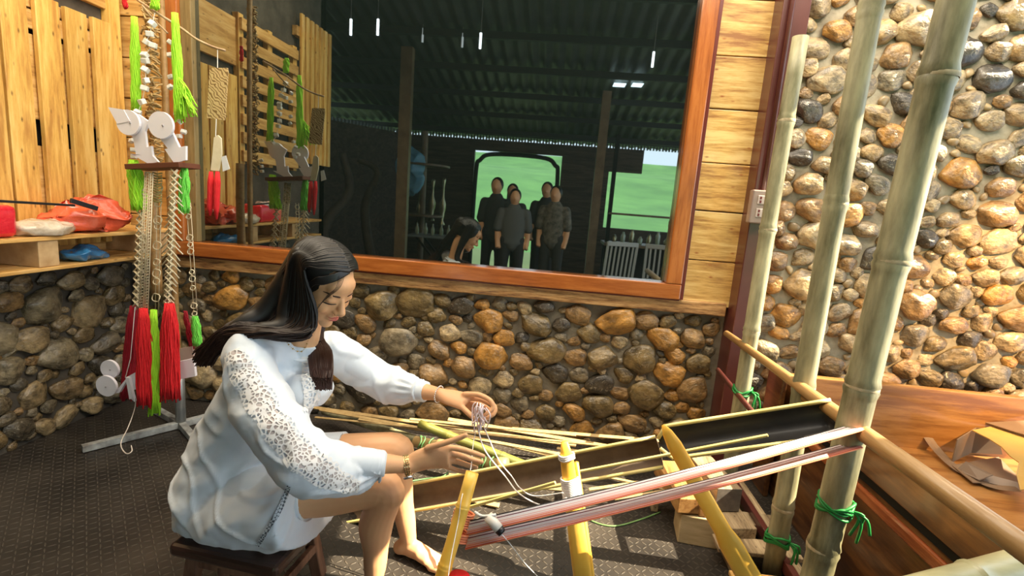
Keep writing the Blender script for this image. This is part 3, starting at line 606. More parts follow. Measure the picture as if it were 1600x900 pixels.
ob('bamboo_strip', bar(PY(900, 738, 1.56), PY(1200, 700 - 20, 1.5), .010, .008), pale_edge, None, 'thin pale bamboo slat laid along the split bamboo', 'slat')
ob('bamboo_strip', bar(PY(735, 797 - 5, 1.6), PY(868, 748 + 6, 1.52), .010, .010), pale_edge, None, 'thin yellow bamboo slat lying below the brown trough left of the middle stick', 'slat')
# bundle of bamboo on the floor along the wall
slats = [ # x0,y0,Y0, x1,y1,Y1, width, round?, label
 (430, 628, 2.45, 900, 696, 2.30, .016, 0, 'longest pale slat of the bamboo bundle, nearest the wall'),
 (492, 652, 2.38, 1000, 702, 2.18, .009, 0, 'thin slat of the bundle reaching farthest right'),
 (500, 640, 2.42, 930, 720, 2.15, .014, 0, 'flat slat in the middle of the bamboo bundle'),
 (560, 655, 2.35, 905, 715, 2.25, .010, 0, 'narrow slat of the bundle crossing the others'),
 (640, 655, 2.36, 900, 680, 2.34, .012, 0, 'pale slat behind the pinching hand'),
 (655, 662, 2.30, 925, 728, 2.20, .012, 0, 'pale slat in front of the green bamboo pole'),
 (700, 655, 2.40, 965, 700, 2.38, .018, 0, 'broad pale slat tied with green near the wall'),
 (800, 670, 2.42, 1045, 690, 2.42, .016, 0, 'broad slat lying against the foot of the wall'),
 (870, 700, 2.3, 1085, 735, 2.2, .014, 0, 'pale slat right of the middle stick'),
 (905, 745, 2.1, 1100, 722, 2.2, .014, 0, 'pale slat behind the black-lined trough'),
 (900, 735, 2.15, 1090, 775, 2.0, .010, 0, 'thin slat leading to the wooden blocks'),
 (920, 765, 2.05, 1060, 745, 2.1, .012, 0, 'short slat under the threads near the blocks'),
 (700, 745, 2.05, 880, 762, 2.0, .030, 0, 'wide flat pale slat under the brown trough'),
 (930, 715, 2.3, 1060, 700, 2.4, .016, 0, 'short pale slat at the foot of the stone wall'),
 (960, 780, 1.98, 1050, 765, 2.02, .010, 0, 'shortest slat, next to the green cord'),
 (690, 775, 2.0, 780, 790, 1.95, .018, 0, 'short slat hidden partly behind the stick by the knees'),
]
for i, (x0, y0, Y0, x1, y1, Y1, w, rd, lb) in enumerate(slats):
    a, b = PY(x0, y0, Y0), PY(x1, y1, Y1); a.z = max(a.z, .006); b.z = max(b.z, .006)
    ob('bamboo_strip', bar(a, b, w * 1.3, .007, (0, -.3, 1)), M['bamboo_pale'], None, lb, 'bamboo strip', 'pale bamboo strips on the floor along the stone wall')
bamboo('bamboo_pole', PY(655, 662, 2.22), PY(905, 762, 2.02), .021, .024, (.2, .55, .85), mat('olive_bamboo', (.10, .12, .03), .4, color2=(.26, .24, .06), noise_scale=4, coat=.4), 'olive green bamboo pole lying in the bundle on the floor', 'pole', 'bamboo lying on the floor')
bamboo('bamboo_pole', PY(505, 642, 2.50), PY(660, 690, 2.30), .020, .022, (.3, .7), M['bamboo_green'], 'grey-green bamboo pole behind the woman\'s knees on the floor', 'pole', 'bamboo lying on the floor')
for (pa, pb, Ya, Yb, lb) in (((648, 690), (698, 700), 2.12, 2.08, 'pale bamboo stub tied with green cord behind the watch'), ((742, 722), (792, 728), 2.02, 1.98, 'pale square-ended bamboo stub tied with green cord below the pinching hand')):
    A_, B_ = PY(*pa, Ya), PY(*pb, Yb); d = (B_ - A_).normalized()
    t = empty('tied_stub', (A_ + B_) / 2 - Vector((0, 0, .03)), lb, 'bamboo', 'tied bamboo stubs')
    ob('stub', tube([A_, A_.lerp(B_, .7), A_.lerp(B_, .72), B_], [.026, .026, .034, .034], 12), M['bamboo_pale'], t, smooth=True)
    ob('cord', cat(*[tube([A_.lerp(B_, q) + (Vector((0, 1, 0)) * math.cos(k * PI / 8) + Vector((0, 0, 1)) * math.sin(k * PI / 8)) * .030 + Vector((.006 * math.sin(k + q * 9), 0, 0)) for k in range(16)], .0035, 6, closed=True) for q in (.2, .3, .52)]), M['green_cord'], t, smooth=True)
gc = 'green cords on the floor'
cordm = mat('green_cord_light', (.16, .30, .10), .6)
def cord(pts, label, r=.0035, m=None): return ob('green_cord', tube(smoothpath(pts, 8), r, 6), m or cordm, None, label, 'cord', gc, smooth=True)
cord([PY(775, 725, 2.0), PY(770, 745, 1.98), PY(750, 755, 1.97), PY(770, 770, 1.95)], 'short end of green cord below the tied stub', m=M['green_cord'])
cord([PZ(905, 795, .02), PZ(925, 814, .004), PZ(960, 822, .004), PZ(1000, 812, .004), PZ(1032, 800, .004)], 'green cord curving along the floor right of the middle stick')
cord([PZ(1035, 765, .02), PZ(995, 770, .01), PZ(968, 778, .01), PZ(975, 793, .01), PZ(1010, 788, .02), PZ(1042, 780, .03)], 'green cord forming a small loop next to the wooden blocks')
cord([PZ(640, 752, .02), PZ(665, 748, .01), PZ(690, 745, .02), PZ(700, 738, .03)], 'green cord lying behind the watch', m=M['green_cord'])
cord([PZ(645, 760, .02), PZ(680, 752, .01), PZ(720, 756, .02), PZ(735, 748, .03)], 'second green cord lying in front of the first behind the watch', m=M['green_cord'])
# ================================================================ WOODEN BLOCKS AND BASE
bg = 'timber blocks at the foot of the loom'
def block(name, g, m, label, endg=None): 
    t = ob(name, g, m, None, label, 'timber', bg)
    return t
c = PZ(1096, 862, 0)
block('timber_block', box((.685, 1.93, .062), (.15, .13, .124), Matrix.Rotation(-.1, 3, 'Z'), .004), mat('block_pale', (.42, .30, .15), .7, color2=(.60, .46, .26), noise_scale=9, stretch=(1, 1, 5)), 'pale square timber block standing on the floor under the orange one')
block('timber_block', box((.62, 2.02, .165), (.11, .30, .065), Matrix.Rotation(.12, 3, 'Z'), .004), M['timber_orange'], 'orange-brown timber block on top of the pale one')
block('timber_block', box((.70, 1.98, .155), (.07, .22, .055), Matrix.Rotation(.05, 3, 'Z'), .003), M['timber_orange'], 'small orange timber piece wedged beside the flat pointed stick')
t = empty('timber_beam', (.72, 2.2, .09), 'thick grey timber beam with a dark sawn end, lying beside the blocks', 'timber', bg)
Rb = Matrix.Rotation(.17, 3, 'Z')
ob('beam', box((.76, 2.16, .175), (.105, .46, .10), Rb, .004), M['timber'], t)
ob('sawn_end', box(Vector((.76, 2.16, .175)) + Rb @ Vector((0, -.231, 0)), (.103, .002, .098), Rb), M['timber_end'], t)
block('timber_stub', box((.55, 2.08, .07), (.03, .03, .14), None, .003), M['timber'], 'thin upright timber leg at the left of the blocks')
block('timber_block', box((.80, 2.0, .062), (.12, .34, .12), Rb, .004), M['timber'], 'rough pale timber supporting the dark-ended beam')
bt = empty('base_frame', (.90, 1.8, 0), 'low timber base frame with dark red rails under the bamboo poles', 'frame')
for (x, w, z) in ((.80, .07, .03), (.985, .06, .03)): ob('rail', bbox(x - w / 2, x + w / 2, 1.05, 2.40, .0, z + .03, .004), M['timber'], bt)
ob('red_rail', bbox(.925, .950, 1.05, 2.42, .062, .105, .003), M['maroon'], bt)
for y in (1.12, 1.36, 1.60, 1.80, 1.98): ob('cross_plank', bbox(.72, 1.03, y - .045, y + .045, .061, .078, .003), M['pine_x'] if y < 1.7 else M['timber'], bt)
# ================================================================ CHEST
ch = empty('wooden_chest', (1.75, 1.8, 0), 'large varnished brown wooden bench-box along the right stone wall', 'bench')
ob('back_board', bbox(1.13, 3.1, 2.40, 2.44, .0, .585, .006), M['chest_x'], ch)
ob('back_board_end', bbox(1.105, 1.129, 2.30, 2.46, .0, .60, .006), M['chest'], ch)
ob('deck', bbox(1.20, 3.1, .95, 2.40, .24, .285, .004), M['chest_x'], ch)
ob('side_panel', bbox(1.155, 1.19, .90, 2.40, .455, .572, .003), M['chest'], ch)
ob('side_panel', bbox(1.15, 1.19, .90, 2.40, .0, .415, .003), M['chest'], ch)
ob('groove', bbox(1.175, 1.19, .90, 2.40, .415, .455), M['dark'], ch)
ob('moulding', bbox(1.135, 1.156, .90, 2.40, .375, .418, .008), wood('chest_red', (.16, .035, .01), (.28, .07, .02), (.38, .12, .04), 'y', .25, .6, 1, knots=False), ch)
bamboo('bamboo_pole', PY(1405, 938, .93), PY(1750, 838, 1.12), .034, .034, (.3, .7), mat('foreground_bamboo', (.36, .34, .18), .4, color2=(.52, .50, .30), noise_scale=5, coat=.3, stretch=(1, 5, 5)), 'pale olive pole lying across the bench at the bottom right corner', 'pole')
# torn cardboard box
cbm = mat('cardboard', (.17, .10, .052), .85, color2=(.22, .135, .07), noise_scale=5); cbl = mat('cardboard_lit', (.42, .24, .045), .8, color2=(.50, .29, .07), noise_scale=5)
def slab(pts, t_=.004, nrm=None):
    pts = [Vector(p) for p in pts]; n_ = (pts[1] - pts[0]).cross(pts[2] - pts[0]).normalized() * t_; k = len(pts)
    return [p for p in pts] + [p + n_ for p in pts], [list(range(k))[::-1], [k + i for i in range(k)]] + [[i, (i + 1) % k, k + (i + 1) % k, k + i] for i in range(k)]
ct = empty('cardboard_box', (2.0, 2.0, .287), 'torn open cardboard box lying on the wooden bench', 'box')
zz = .29
b0, b1, b2, b3 = PZ(1445, 690, zz), PZ(1545, 770, zz), PZ(1612, 772, zz), PZ(1530, 668, zz)
q = lambda px, py, z: PZ(px, py, z)
ob('bottom_flap', slab([q(1487, 728, zz + .01), q(1520, 755, zz + .01), q(1600, 755, zz + .01), q(1560, 715, zz + .01)]), cbm, ct)
A1, A2 = q(1486, 722, zz + .01), q(1516, 707, zz + .01)
ob('left_flap', slab([A1, A2, A2 + Vector((-.005, .0, .125)), A1 + Vector((-.0, .0, .11))]), cbm, ct)
ob('back_side', slab([A2, A2 + Vector((.40, .05, 0)), A2 + Vector((.42, .06, .13)), A2 + Vector((-.005, 0, .125))]), mat('cardboard_shaded_inside', (.10, .06, .03), .9), ct)  # inner face of the same cardboard, darkened to carry the box's shade
fl0, fl1 = q(1448, 676, zz + .06), q(1530, 748, zz + .012)
ob('front_flap', slab([q(1495, 735, zz + .004), q(1530, 751, zz + .02), q(1552, 768 - 25, zz + .05), q(1510, 722, zz + .05)]), mat('cardboard_grey', (.20, .145, .105), .8), ct)
ob('outer_flap', tube(smoothpath([q(1445, 675, zz + .07), q(1462, 700, zz + .03), q(1495, 732, zz + .008), q(1545, 758, zz + .008), q(1590, 764, zz + .02)], 5), [(.003, .022)] * 21, 8, side=(0, 0, 1)), cbm, ct)
ob('front_lip', slab([q(1535, 752, zz + .01), q(1595, 768, zz + .01), q(1597, 756, zz + .035), q(1545, 742, zz + .035)]), mat('cardboard_grey2', (.27, .20, .15), .8), ct)
T0 = A2 + Vector((.0, .0, .125)); jag = [q(1519, 672, zz + .14), q(1560, 664, zz + .15), q(1625, 680, zz + .15), q(1640, 760, zz + .12), q(1594, 765, zz + .10), q(1588, 740, zz + .12), q(1592, 722, zz + .125), q(1578, 712, zz + .13), q(1565, 698, zz + .135), q(1545, 685, zz + .14)]
ob('torn_top_flap', slab(jag, .004), cbl, ct)
ob('shadow_flap', slab([q(1540, 660, zz + .16), q(1640, 655, zz + .22), q(1640, 690, zz + .17), q(1590, 676, zz + .16)]), cbm, ct)
# ================================================================ HANGING ORNAMENTS ON THE STEEL STAND
OY = 2.16
OX = lambda px, py, dy=0: PY(px, py, OY + dy)
st = empty('metal_stand', PZ(283, 668, 0), 'galvanised steel stand with a four-armed foot and a tall post carrying the ornaments', 'stand')
pc = PZ(283, 668, 0); pcx, pcy = pc.x, pc.y
pc2 = Vector((pcx, pcy, .02))
ob('post', tube([(pcx, pcy, 0), (pcx, pcy, .34)], .024, 18), M['steel'], st, smooth=True)
worn = mat('worn_white_paint', (.16, .15, .14), .6, color2=(.55, .58, .58), noise_scale=14, stretch=(1, 1, 1))
for q_ in (PZ(128, 701, .02), PZ(243, 640, .02), PZ(318, 703, .02), PZ(330, 650, .02)): ob('foot', bar(pc2, q_, .032, .032), worn, st)
bamboo('bamboo_core', (pcx, pcy - .0, .32), (pcx, pcy - .03, 2.55), .015, .014, (.2, .4, .62, .8), M['dowel'], None, None, None, st)
bamboo('bamboo_core', (pcx - .075, pcy - .03, .72), (pcx - .075, pcy - .03, 1.40), .024, .024, (.3, .7), M['dowel'], None, None, None, st)
rnd = random.Random(9); gs = []
for k in range(170):
    z = 1.36 + k * .0055; a = rnd.uniform(0, 6.28); p = Vector((pcx - .015, pcy - .045, z)); d = Vector((math.cos(a), -abs(math.sin(a)) * .6, rnd.uniform(-.5, .5))).normalized() * rnd.uniform(.035, .07)
    gs.append(tube(smoothpath([p - d * .5 + Vector((0, -.02, 0)), p + Vector((rnd.uniform(-.02, .02), -.045, rnd.uniform(-.02, .02))), p + d * .6 + Vector((0, -.02, 0))], 3), .0042, 5))
ob('woven_twigs', cat(*gs), mat('woven_twig', (.36, .22, .08), .7, color2=(.52, .36, .16), noise_scale=20), st, smooth=True, kind='stuff')
ob('cross_board', bar(PY(214, 262, OY - .06), PY(297, 259, OY - .06), .13, .022), M['brown_board'], st)
br = empty('branch', OX(318, 62), 'thin bare twig sticking out to the right from the top of the ornament', 'branch')
ob('twig', tube(smoothpath([OX(215, 0), OX(248, 22, -.03), OX(283, 44), OX(305, 60), OX(325, 70), OX(338, 75), OX(352, 79)], 4), [.0055] * 10 + [.005] * 15, 8), mat('twig_bark', (.32, .20, .11), .7, color2=(.5, .36, .22), noise_scale=20), br, smooth=True)
ob('side_twig', tube(smoothpath([OX(222, 8, -.03), OX(240, 30, -.03), OX(262, 52, -.03)], 4), .004, 6), bpy.data.materials['twig_bark'], br, smooth=True)
def skein(name, top, bot, r, m, label, group, k=26, spread=1.15, wav=.004, wide=None, dy=0, tie_=True):
    """bundle of yarn: a full core and separate strands"""
    t = empty(name, bot, label, 'tassel' if name != 'yarn_skein' else 'yarn', group); top, bot = Vector(top), Vector(bot); rn = random.Random(int(top.x * 1000 + top.z * 100))
    n = 9; pts = [top.lerp(bot, i / n) for i in range(n + 1)]
    rad = [r * (.42 + .5 * min(1, i / n * 4)) * (1 + (spread - 1) * i / n) for i in range(n + 1)]; rad[-1] *= .75
    ob('yarn_core', tube(pts, [(a * .92, a * .55) for a in rad], 14, side=(1, 0, 0)), m, t, smooth=True); gs = []
    for j in range(k):
        a = 2 * PI * j / k + rn.uniform(-.1, .1); u = rn.uniform(.86, 1.05); L_ = rn.uniform(.94, 1.04); P2 = []
        for i in range(n + 1):
            rr = rad[i] * u if i < n else rad[n - 1] * u * 1.05
            P2.append(top + (bot - top) * (i / n) * L_ + Vector((math.cos(a) * rr + wav * math.sin(i * 1.7 + j), math.sin(a) * rr * .62, 0)))
        gs.append(tube(P2, .0034, 5))
    ob('yarn_strands', cat(*gs), m, t, smooth=True)
    return t
sg = 'neon green yarn on the ornament'
skein('yarn_skein', OX(210, 26, -.05), OX(213, 170, -.05), .017, M['neon'], 'upper left straight neon green yarn skein', sg, 18, 1.1)
skein('yarn_skein', OX(273, 20, -.05), OX(281, 186, -.05), .018, M['neon'], 'upper right straight neon green yarn skein with a frayed side tuft', sg, 18, 1.2)
gs = []; rn = random.Random(5)
for k in range(46):
    a = OX(279 + rn.uniform(-4, 4), 128 + rn.uniform(-10, 14), -.06); e_ = OX(rn.uniform(283, 309), rn.uniform(150, 184), -.06 + rn.uniform(-.02, .02))
    gs.append(tube(smoothpath([a, a.lerp(e_, .4) + Vector((.008, 0, .012)), a.lerp(e_, .75) + Vector((rn.uniform(-.01, .012), 0, .006)), e_], 3), .0026, 5))
ob('yarn_tuft', cat(*gs), M['neon'], None, 'frayed bunch of neon green yarn sticking out to the right', 'yarn', sg, smooth=True)
skein('yarn_skein', OX(208, 250, -.08), OX(219, 328, -.08), .029, M['neon'], 'left neon green tassel hanging beside the brown board', sg, 34, 1.2, .007)
skein('yarn_skein', OX(288, 262, -.07), OX(287, 332, -.07), .022, M['mint'], 'right bright green tassel hanging from the brown board', sg, 22, 1.05)
skein('yarn_skein', OX(243, -20, -.05), OX(242, 14, -.05), .018, M['neon'], 'short neon green tassel cut by the top edge of the picture', sg, 16, .9)
skein('hanging_tassel', OX(194, -20, .05), OX(196, 13, .05), .010, M['red_yarn'], 'small red tassel tip at the top edge of the picture', 'red tassels', 10, .8)
# white foam cubes threaded on strings
fg = 'white foam cubes threaded on strings'; fc = mat('foam_cube', (.76, .74, .70), .6)
def cube_at(px, py, dy, s, label):
    rn_ = random.Random(px * 7 + py); ob('foam_cube', box(OX(px, py, dy), (s, s * .8, s * .8), Quaternion((rn_.uniform(-1, 1), rn_.uniform(-1, 1), rn_.uniform(-1, 1), 3)).normalized().to_matrix(), .003), fc, None, label, 'cube', fg)
lft = [(238, 37), (234, 53), (229, 66), (239, 71), (226, 86), (227, 95), (227, 109), (228, 126), (226, 138), (222, 159), (215, 176)]
for i, (x, y) in enumerate(lft): cube_at(x, y, -.06, .027, 'white foam cube of the upper left string, %s' % ['topmost', 'second from top', 'third, left one', 'third, right one', 'fourth', 'fifth, touching the one above', 'sixth', 'seventh', 'eighth', 'above the bird cutout', 'resting on the bird cutout'][i])
for i, (x, y) in enumerate([(266, 66), (266, 86), (267, 120), (266, 136), (276, 178), (281, 190), (287, 206), (280, 213), (208, 234), (209, 245), (206, 160 + 60)]): cube_at(x, y, -.03, .022, 'white foam cube %s' % ['behind the right neon skein, topmost', 'behind the right neon skein, second', 'behind the right neon skein, third', 'behind the right neon skein, fourth', 'under the right neon skein', 'second under the right neon skein', 'beside the right bird cutout', 'lowest right of the right bird cutout', 'above the left hanging tassel', 'just on top of the left hanging tassel', 'left of the left bird cutout'][i])
ob('cube_string', tube(smoothpath([OX(x, y, -.06) for x, y in [(242, 20)] + lft], 3), .0013, 5), M['white_thread'], None, 'thin white string carrying the upper left foam cubes', 'string')
# white foam bird cutouts (flat foam boards)
def cutout(name, parts, thick, label, group):
    t = empty(name, parts[0][1][0], label, 'ornament', group)
    for nm, pts, m in parts:
        v, f = slab([p for p in pts], thick); ob(nm, (v, f), m, t)
    return t
def disc(px, py, r, dy): 
    c = OX(px, py, dy); return [c + Vector((math.cos(2 * PI * k / 28) * r, .0, math.sin(2 * PI * k / 28) * r)) for k in range(28)]
dot = mat('grey_pin', (.25, .24, .27), .5)
def bird(shift, dy, label, spec):
    t = empty('foam_bird', OX(*spec['head'], dy), label, 'ornament', 'white foam bird cutouts')
    hx, hy = spec['head']; ob('head', slab(disc(hx, hy, spec['r'], dy), .012), M['foam'], t)
    ob('body', slab([OX(x, y, dy + .004) for x, y in spec['body']], .012), M['foam'], t)
    if 'beak' in spec: ob('beak', slab([OX(x, y, dy - .004) for x, y in spec['beak']], .010), M['foam'], t)
    ob('eye', ell(OX(hx, hy, dy - .014), (.004, .003, .004), None, 8, 6), dot, t)
bird(0, -.10, 'left white foam bird cutout with a pointed beak, on the post', dict(head=(203, 192), r=.052, body=[(190, 190), (208, 216), (213, 246), (203, 240), (232, 256), (247, 253), (238, 243), (236, 228), (229, 230), (226, 205), (232, 190), (215, 178)], beak=[(172, 168), (186, 194), (206, 190), (196, 172)]))
bird(0, -.11, 'right white foam cutout with a large round head, on the post', dict(head=(254, 196), r=.055, body=[(243, 208), (262, 232), (257, 233), (272, 255), (290, 250), (290, 228), (280, 230), (268, 205)]))
# plaited cane chains hanging from the board
cg = 'plaited cane chains hanging from the brown board'
def chain_ladder(px0, py0, px1, py1, dy, label, w=.022):
    a, b = OX(px0, py0, dy), OX(px1, py1, dy); n = 46; gs = [tube([a + Vector((-w / 2, 0, 0)), b + Vector((-w / 2, 0, 0))], .0025, 6), tube([a + Vector((w / 2, 0, 0)), b + Vector((w / 2, 0, 0))], .0025, 6), tube([a + Vector((w * .1, -.004, 0)), b + Vector((w * .1, -.004, 0))], .0016, 6)]
    for i in range(n): p = a.lerp(b, (i + .5) / n); gs.append(tube([p + Vector((-w * .62, 0, -.003)), p + Vector((w * .62, 0, .005))], .0022, 5))
    return ob('cane_chain', cat(*gs), M['cane'], None, label, 'chain', cg, smooth=True)
def chain_chevron(px0, py0, px1, py1, dy, label, w0=.03, w1=.055, n=19, seed=0):
    a, b = OX(px0, py0, dy), OX(px1, py1, dy); rn = random.Random(seed); gs = []
    for i in range(n):
        p = a.lerp(b, i / n); w = (w0 + (w1 - w0) * math.sin(PI * min(1, i / n * 1.1)))
        for s in (-1, 1):
            q1 = p + Vector((s * w * rn.uniform(.7, 1.05), 0, -w * rn.uniform(.75, 1.15))); gs.append(tube([p + Vector((-s * .012, 0, .012)), q1], .0031, 5)); gs.append(tube([p + Vector((s * .014, -.006, .014)), p + Vector((-s * .016, -.006, -.018))], .0031, 5))
    gs.append(tube([a, b], .003, 6)); return ob('cane_chain', cat(*gs), M['cane'], None, label, 'chain', cg, smooth=True)
def chain_rings(px0, py0, px1, py1, dy, label, rs, r0=.017):
    a, b = OX(px0, py0, dy), OX(px1, py1, dy); gs = [tube([a + Vector((.012, .003, 0)), b + Vector((.012, .003, 0))], .0016, 5), tube([a + Vector((-.008, .003, 0)), b + Vector((-.004, .003, 0))], .0014, 5)]
    for i, q_ in enumerate(rs):
        p = a.lerp(b, q_); rr = r0 * (1 if i % 2 == 0 else .8); gs.append(tube([p + Vector((math.cos(2 * PI * k / 18) * rr, .003 * math.sin(k), math.sin(2 * PI * k / 18) * rr)) for k in range(18)], .0024, 6, closed=True))
    return ob('cane_chain', cat(*gs), M['cane'], None, label, 'chain', cg, smooth=True)
chain_ladder(230, 268, 220, 484, -.10, 'leftmost ladder-like cane chain above a red tassel', .018)
chain_ladder(236, 270, 228, 486, -.105, 'ladder-like cane chain right beside the leftmost one', .018)
chain_chevron(222, 300, 213, 484, -.08, 'cane chain with spiky side sticks behind the ladder-like chains', .012, .030, 16, 3)
chain_chevron(274, 270, 262, 484, -.11, 'large herringbone cane chain, broadest of the chains', .026, .050, 22, 1)
chain_rings(248, 272, 243, 490, -.07, 'middle cane chain of linked rings', [.1, .2, .32, .36, .5, .62, .7, .76, .88], .019)
chain_rings(293, 316, 304, 495, -.02, 'ring-and-twist cane chain at the right, over the window frame', [.05, .12, .30, .36, .42, .60, .66, .74, .90, .97], .014)
ob('cane_knot', cat(*[tube([OX(246, 270 + 4 * k, -.075) + Vector((-.022, 0, 0)), OX(246, 272 + 4 * k, -.08), OX(246, 270 + 4 * k, -.075) + Vector((.022, 0, 0))], .003, 5) for k in range(12)]), mat('mossy_cane', (.30, .27, .09), .7, color2=(.42, .38, .15), noise_scale=20), None, 'mossy woven cane piece hanging in the middle below the brown board', 'ornament', smooth=True)
tg = 'red tassels'
skein('hanging_tassel', OX(209, 478, -.07), OX(198, 620, -.05), .026, M['dark_red_yarn'], 'leftmost darker red tassel, behind the others', tg, 26, 1.15)
skein('hanging_tassel', OX(224, 482, -.12), OX(227, 632, -.14), .033, M['red_yarn'], 'long bright red tassel left of the green one', tg, 40, 1.18)
skein('hanging_tassel', OX(265, 474, -.12), OX(266, 622, -.14), .037, M['red_yarn'], 'widest bright red tassel, right of the green one', tg, 44, 1.2)
skein('hanging_tassel', OX(289, 486, .0), OX(300, 545, .0), .011, M['dark_red_yarn'], 'narrow dark red tassel behind the woman\'s hair', tg, 12, 1)
skein('hanging_tassel', OX(240, 484, -.10), OX(242, 645, -.13), .020, M['neon'], 'long neon green tassel between two red tassels', 'green tassels', 26, 1.35, .006)
skein('hanging_tassel', OX(305, 494, -.02), OX(309, 540, -.02), .019, M['mint'], 'short green tassel under the right ring chain', 'green tassels', 18, 1.1)
# lower white foam figure on the post
t = empty('foam_bird', OX(230, 590, 0), 'large white foam cutout with two discs, low on the stand behind the tassels', 'ornament', 'white foam bird cutouts')
ob('disc', slab(disc(174, 576, .044, -.09), .012), M['foam'], t); ob('disc', slab(disc(169, 602, .050, -.11), .012), M['foam'], t)
ob('pin', ell(OX(172, 578, -.106), (.004, .003, .004), None, 8, 6), dot, t); ob('pin', ell(OX(165, 605, -.126), (.004, .003, .004), None, 8, 6), dot, t)
ob('body', slab([OX(x, y, -.095) for x, y in [(178, 615), (200, 588), (215, 580), (302, 560), (305, 588), (285, 592), (205, 610), (210, 628), (203, 622), (197, 596), (186, 614)]], .014), M['foam'], t)
ob('wing', slab([OX(x, y, -.01) for x, y in [(275, 546), (300, 541), (303, 560), (277, 565)]], .014), M['foam_side'], t)
ob('leg', slab([OX(x, y, -.115) for x, y in [(196, 590), (201, 590), (208, 622), (202, 624)]], .014), M['foam'], t)
ob('wire_hook', tube(smoothpath([OX(212, 622, -.10), OX(210, 640, -.10), OX(200, 668, -.2), OX(190, 688, -.29), OX(190, 700, -.32), OX(198, 709, -.34), OX(206, 705, -.33), OX(205, 696, -.31)], 6), .0022, 6), mat('pale_wire', (.62, .56, .5), .4), None, 'pale wire hook hanging below the tassels over the floor', 'wire', smooth=True)
ob('hanging_string', tube([OX(211, 480, -.14), OX(204, 560, -.14), OX(196, 590, -.14)], .0016, 5), M['white_thread'], None, 'thin white string hanging in front of the darker red tassel', 'string')
# woven plaques on the twig
pm = bpy.data.materials.new('woven_straw'); pm.use_nodes = True; nt = pm.node_tree; N = nt.nodes; L = nt.links; b = N['Principled BSDF']; tcn = N.new('ShaderNodeTexCoord'); ck = N.new('ShaderNodeTexWave'); ck.wave_type = 'BANDS'; ck.bands_direction = 'DIAGONAL'; ck.inputs['Scale'].default_value = 34; ck.inputs['Distortion'].default_value = 9.0; ck.inputs['Detail'].default_value = 1; L.new(tcn.outputs['Object'], ck.inputs[0])
rp = N.new('ShaderNodeValToRGB'); rp.color_ramp.elements[0].color = (.20, .11, .035, 1); rp.color_ramp.elements[1].color = (.58, .42, .20, 1); rp.color_ramp.elements[0].position = .18; rp.color_ramp.elements[1].position = .38; L.new(ck.outputs[0], rp.inputs[0]); L.new(rp.outputs[0], b.inputs['Base Color']); b.inputs['Roughness'].default_value = .7
t = empty('woven_plaque', OX(340, 146), 'woven straw plaque hanging from the twig, with two red tassels below', 'ornament')
ob('plaque', slab([OX(328, 106), OX(355, 106), OX(356, 112), OX(351, 188), OX(323, 184), OX(327, 112)], .006), pm, t)
ob('cord', tube([OX(340, 77), OX(340, 106)], .0018, 5), M['white_thread'], t); ob('cord', tube([OX(338, 186), OX(337, 213)], .0018, 5), M['white_thread'], t)
ob('small_plaque', slab([OX(334, 215), OX(340, 211), OX(345, 216), OX(346, 240), OX(341, 267), OX(329, 266), OX(332, 240)], .008), M['cane'], t)
ob('paper_tag', slab([OX(346, 245, -.01), OX(353, 243, -.01), OX(359, 264, -.01), OX(348, 268, -.01)], .002), mat('tag_paper', (.72, .73, .76), .6), t)
for (x0, x1, yb, lb) in ((330, 328, 337, 'left'), (340, 338, 343, 'right')):
    gs = [tube([OX(x0, 268), OX(x0 - .5, 285), OX(x1, 325), OX(x1 + .5, yb)], [.008, .014, .0125, .004], 10)]
    ob('red_tassel', cat(*gs), M['red_yarn'], t, smooth=True)
# ================================================================ WOMAN
skin = mat('skin', (.72, .38, .19), .5, sub=.08, color2=(.78, .44, .23), noise_scale=5)
SITX, SITY, SITZ = -.93, 1.38, .245
wo = empty('person', (-.60, 1.45, 0), 'seated woman with long dark hair and white lace blouse-dress, working the threads on a stool', 'person')
J = lambda px, py, Y: PY(px, py, Y)
def chain(P, r, n=14, flat=None, side=None):
    """smooth tapering limb with rounded ends"""
    m = 5; pts = smoothpath(P, m); K = len(P); rad = []
    for i in range(len(pts)):
        t = i / m; k = min(int(t), K - 2); u = t - k; u = u * u * (3 - 2 * u)
        a, b = r[k], r[k + 1]
        rad.append((a[0] + (b[0] - a[0]) * u, a[1] + (b[1] - a[1]) * u) if isinstance(a, (tuple, list)) else a + (b - a) * u)
    g = [tube(pts, rad, n, side=side)]
    for p, q in ((pts[0], rad[0]), (pts[-1], rad[-1])):
        q = min(q) if isinstance(q, (tuple, list)) else q; g.append(ell(p, q * .98, None, 12, 8))
    return cat(*g)
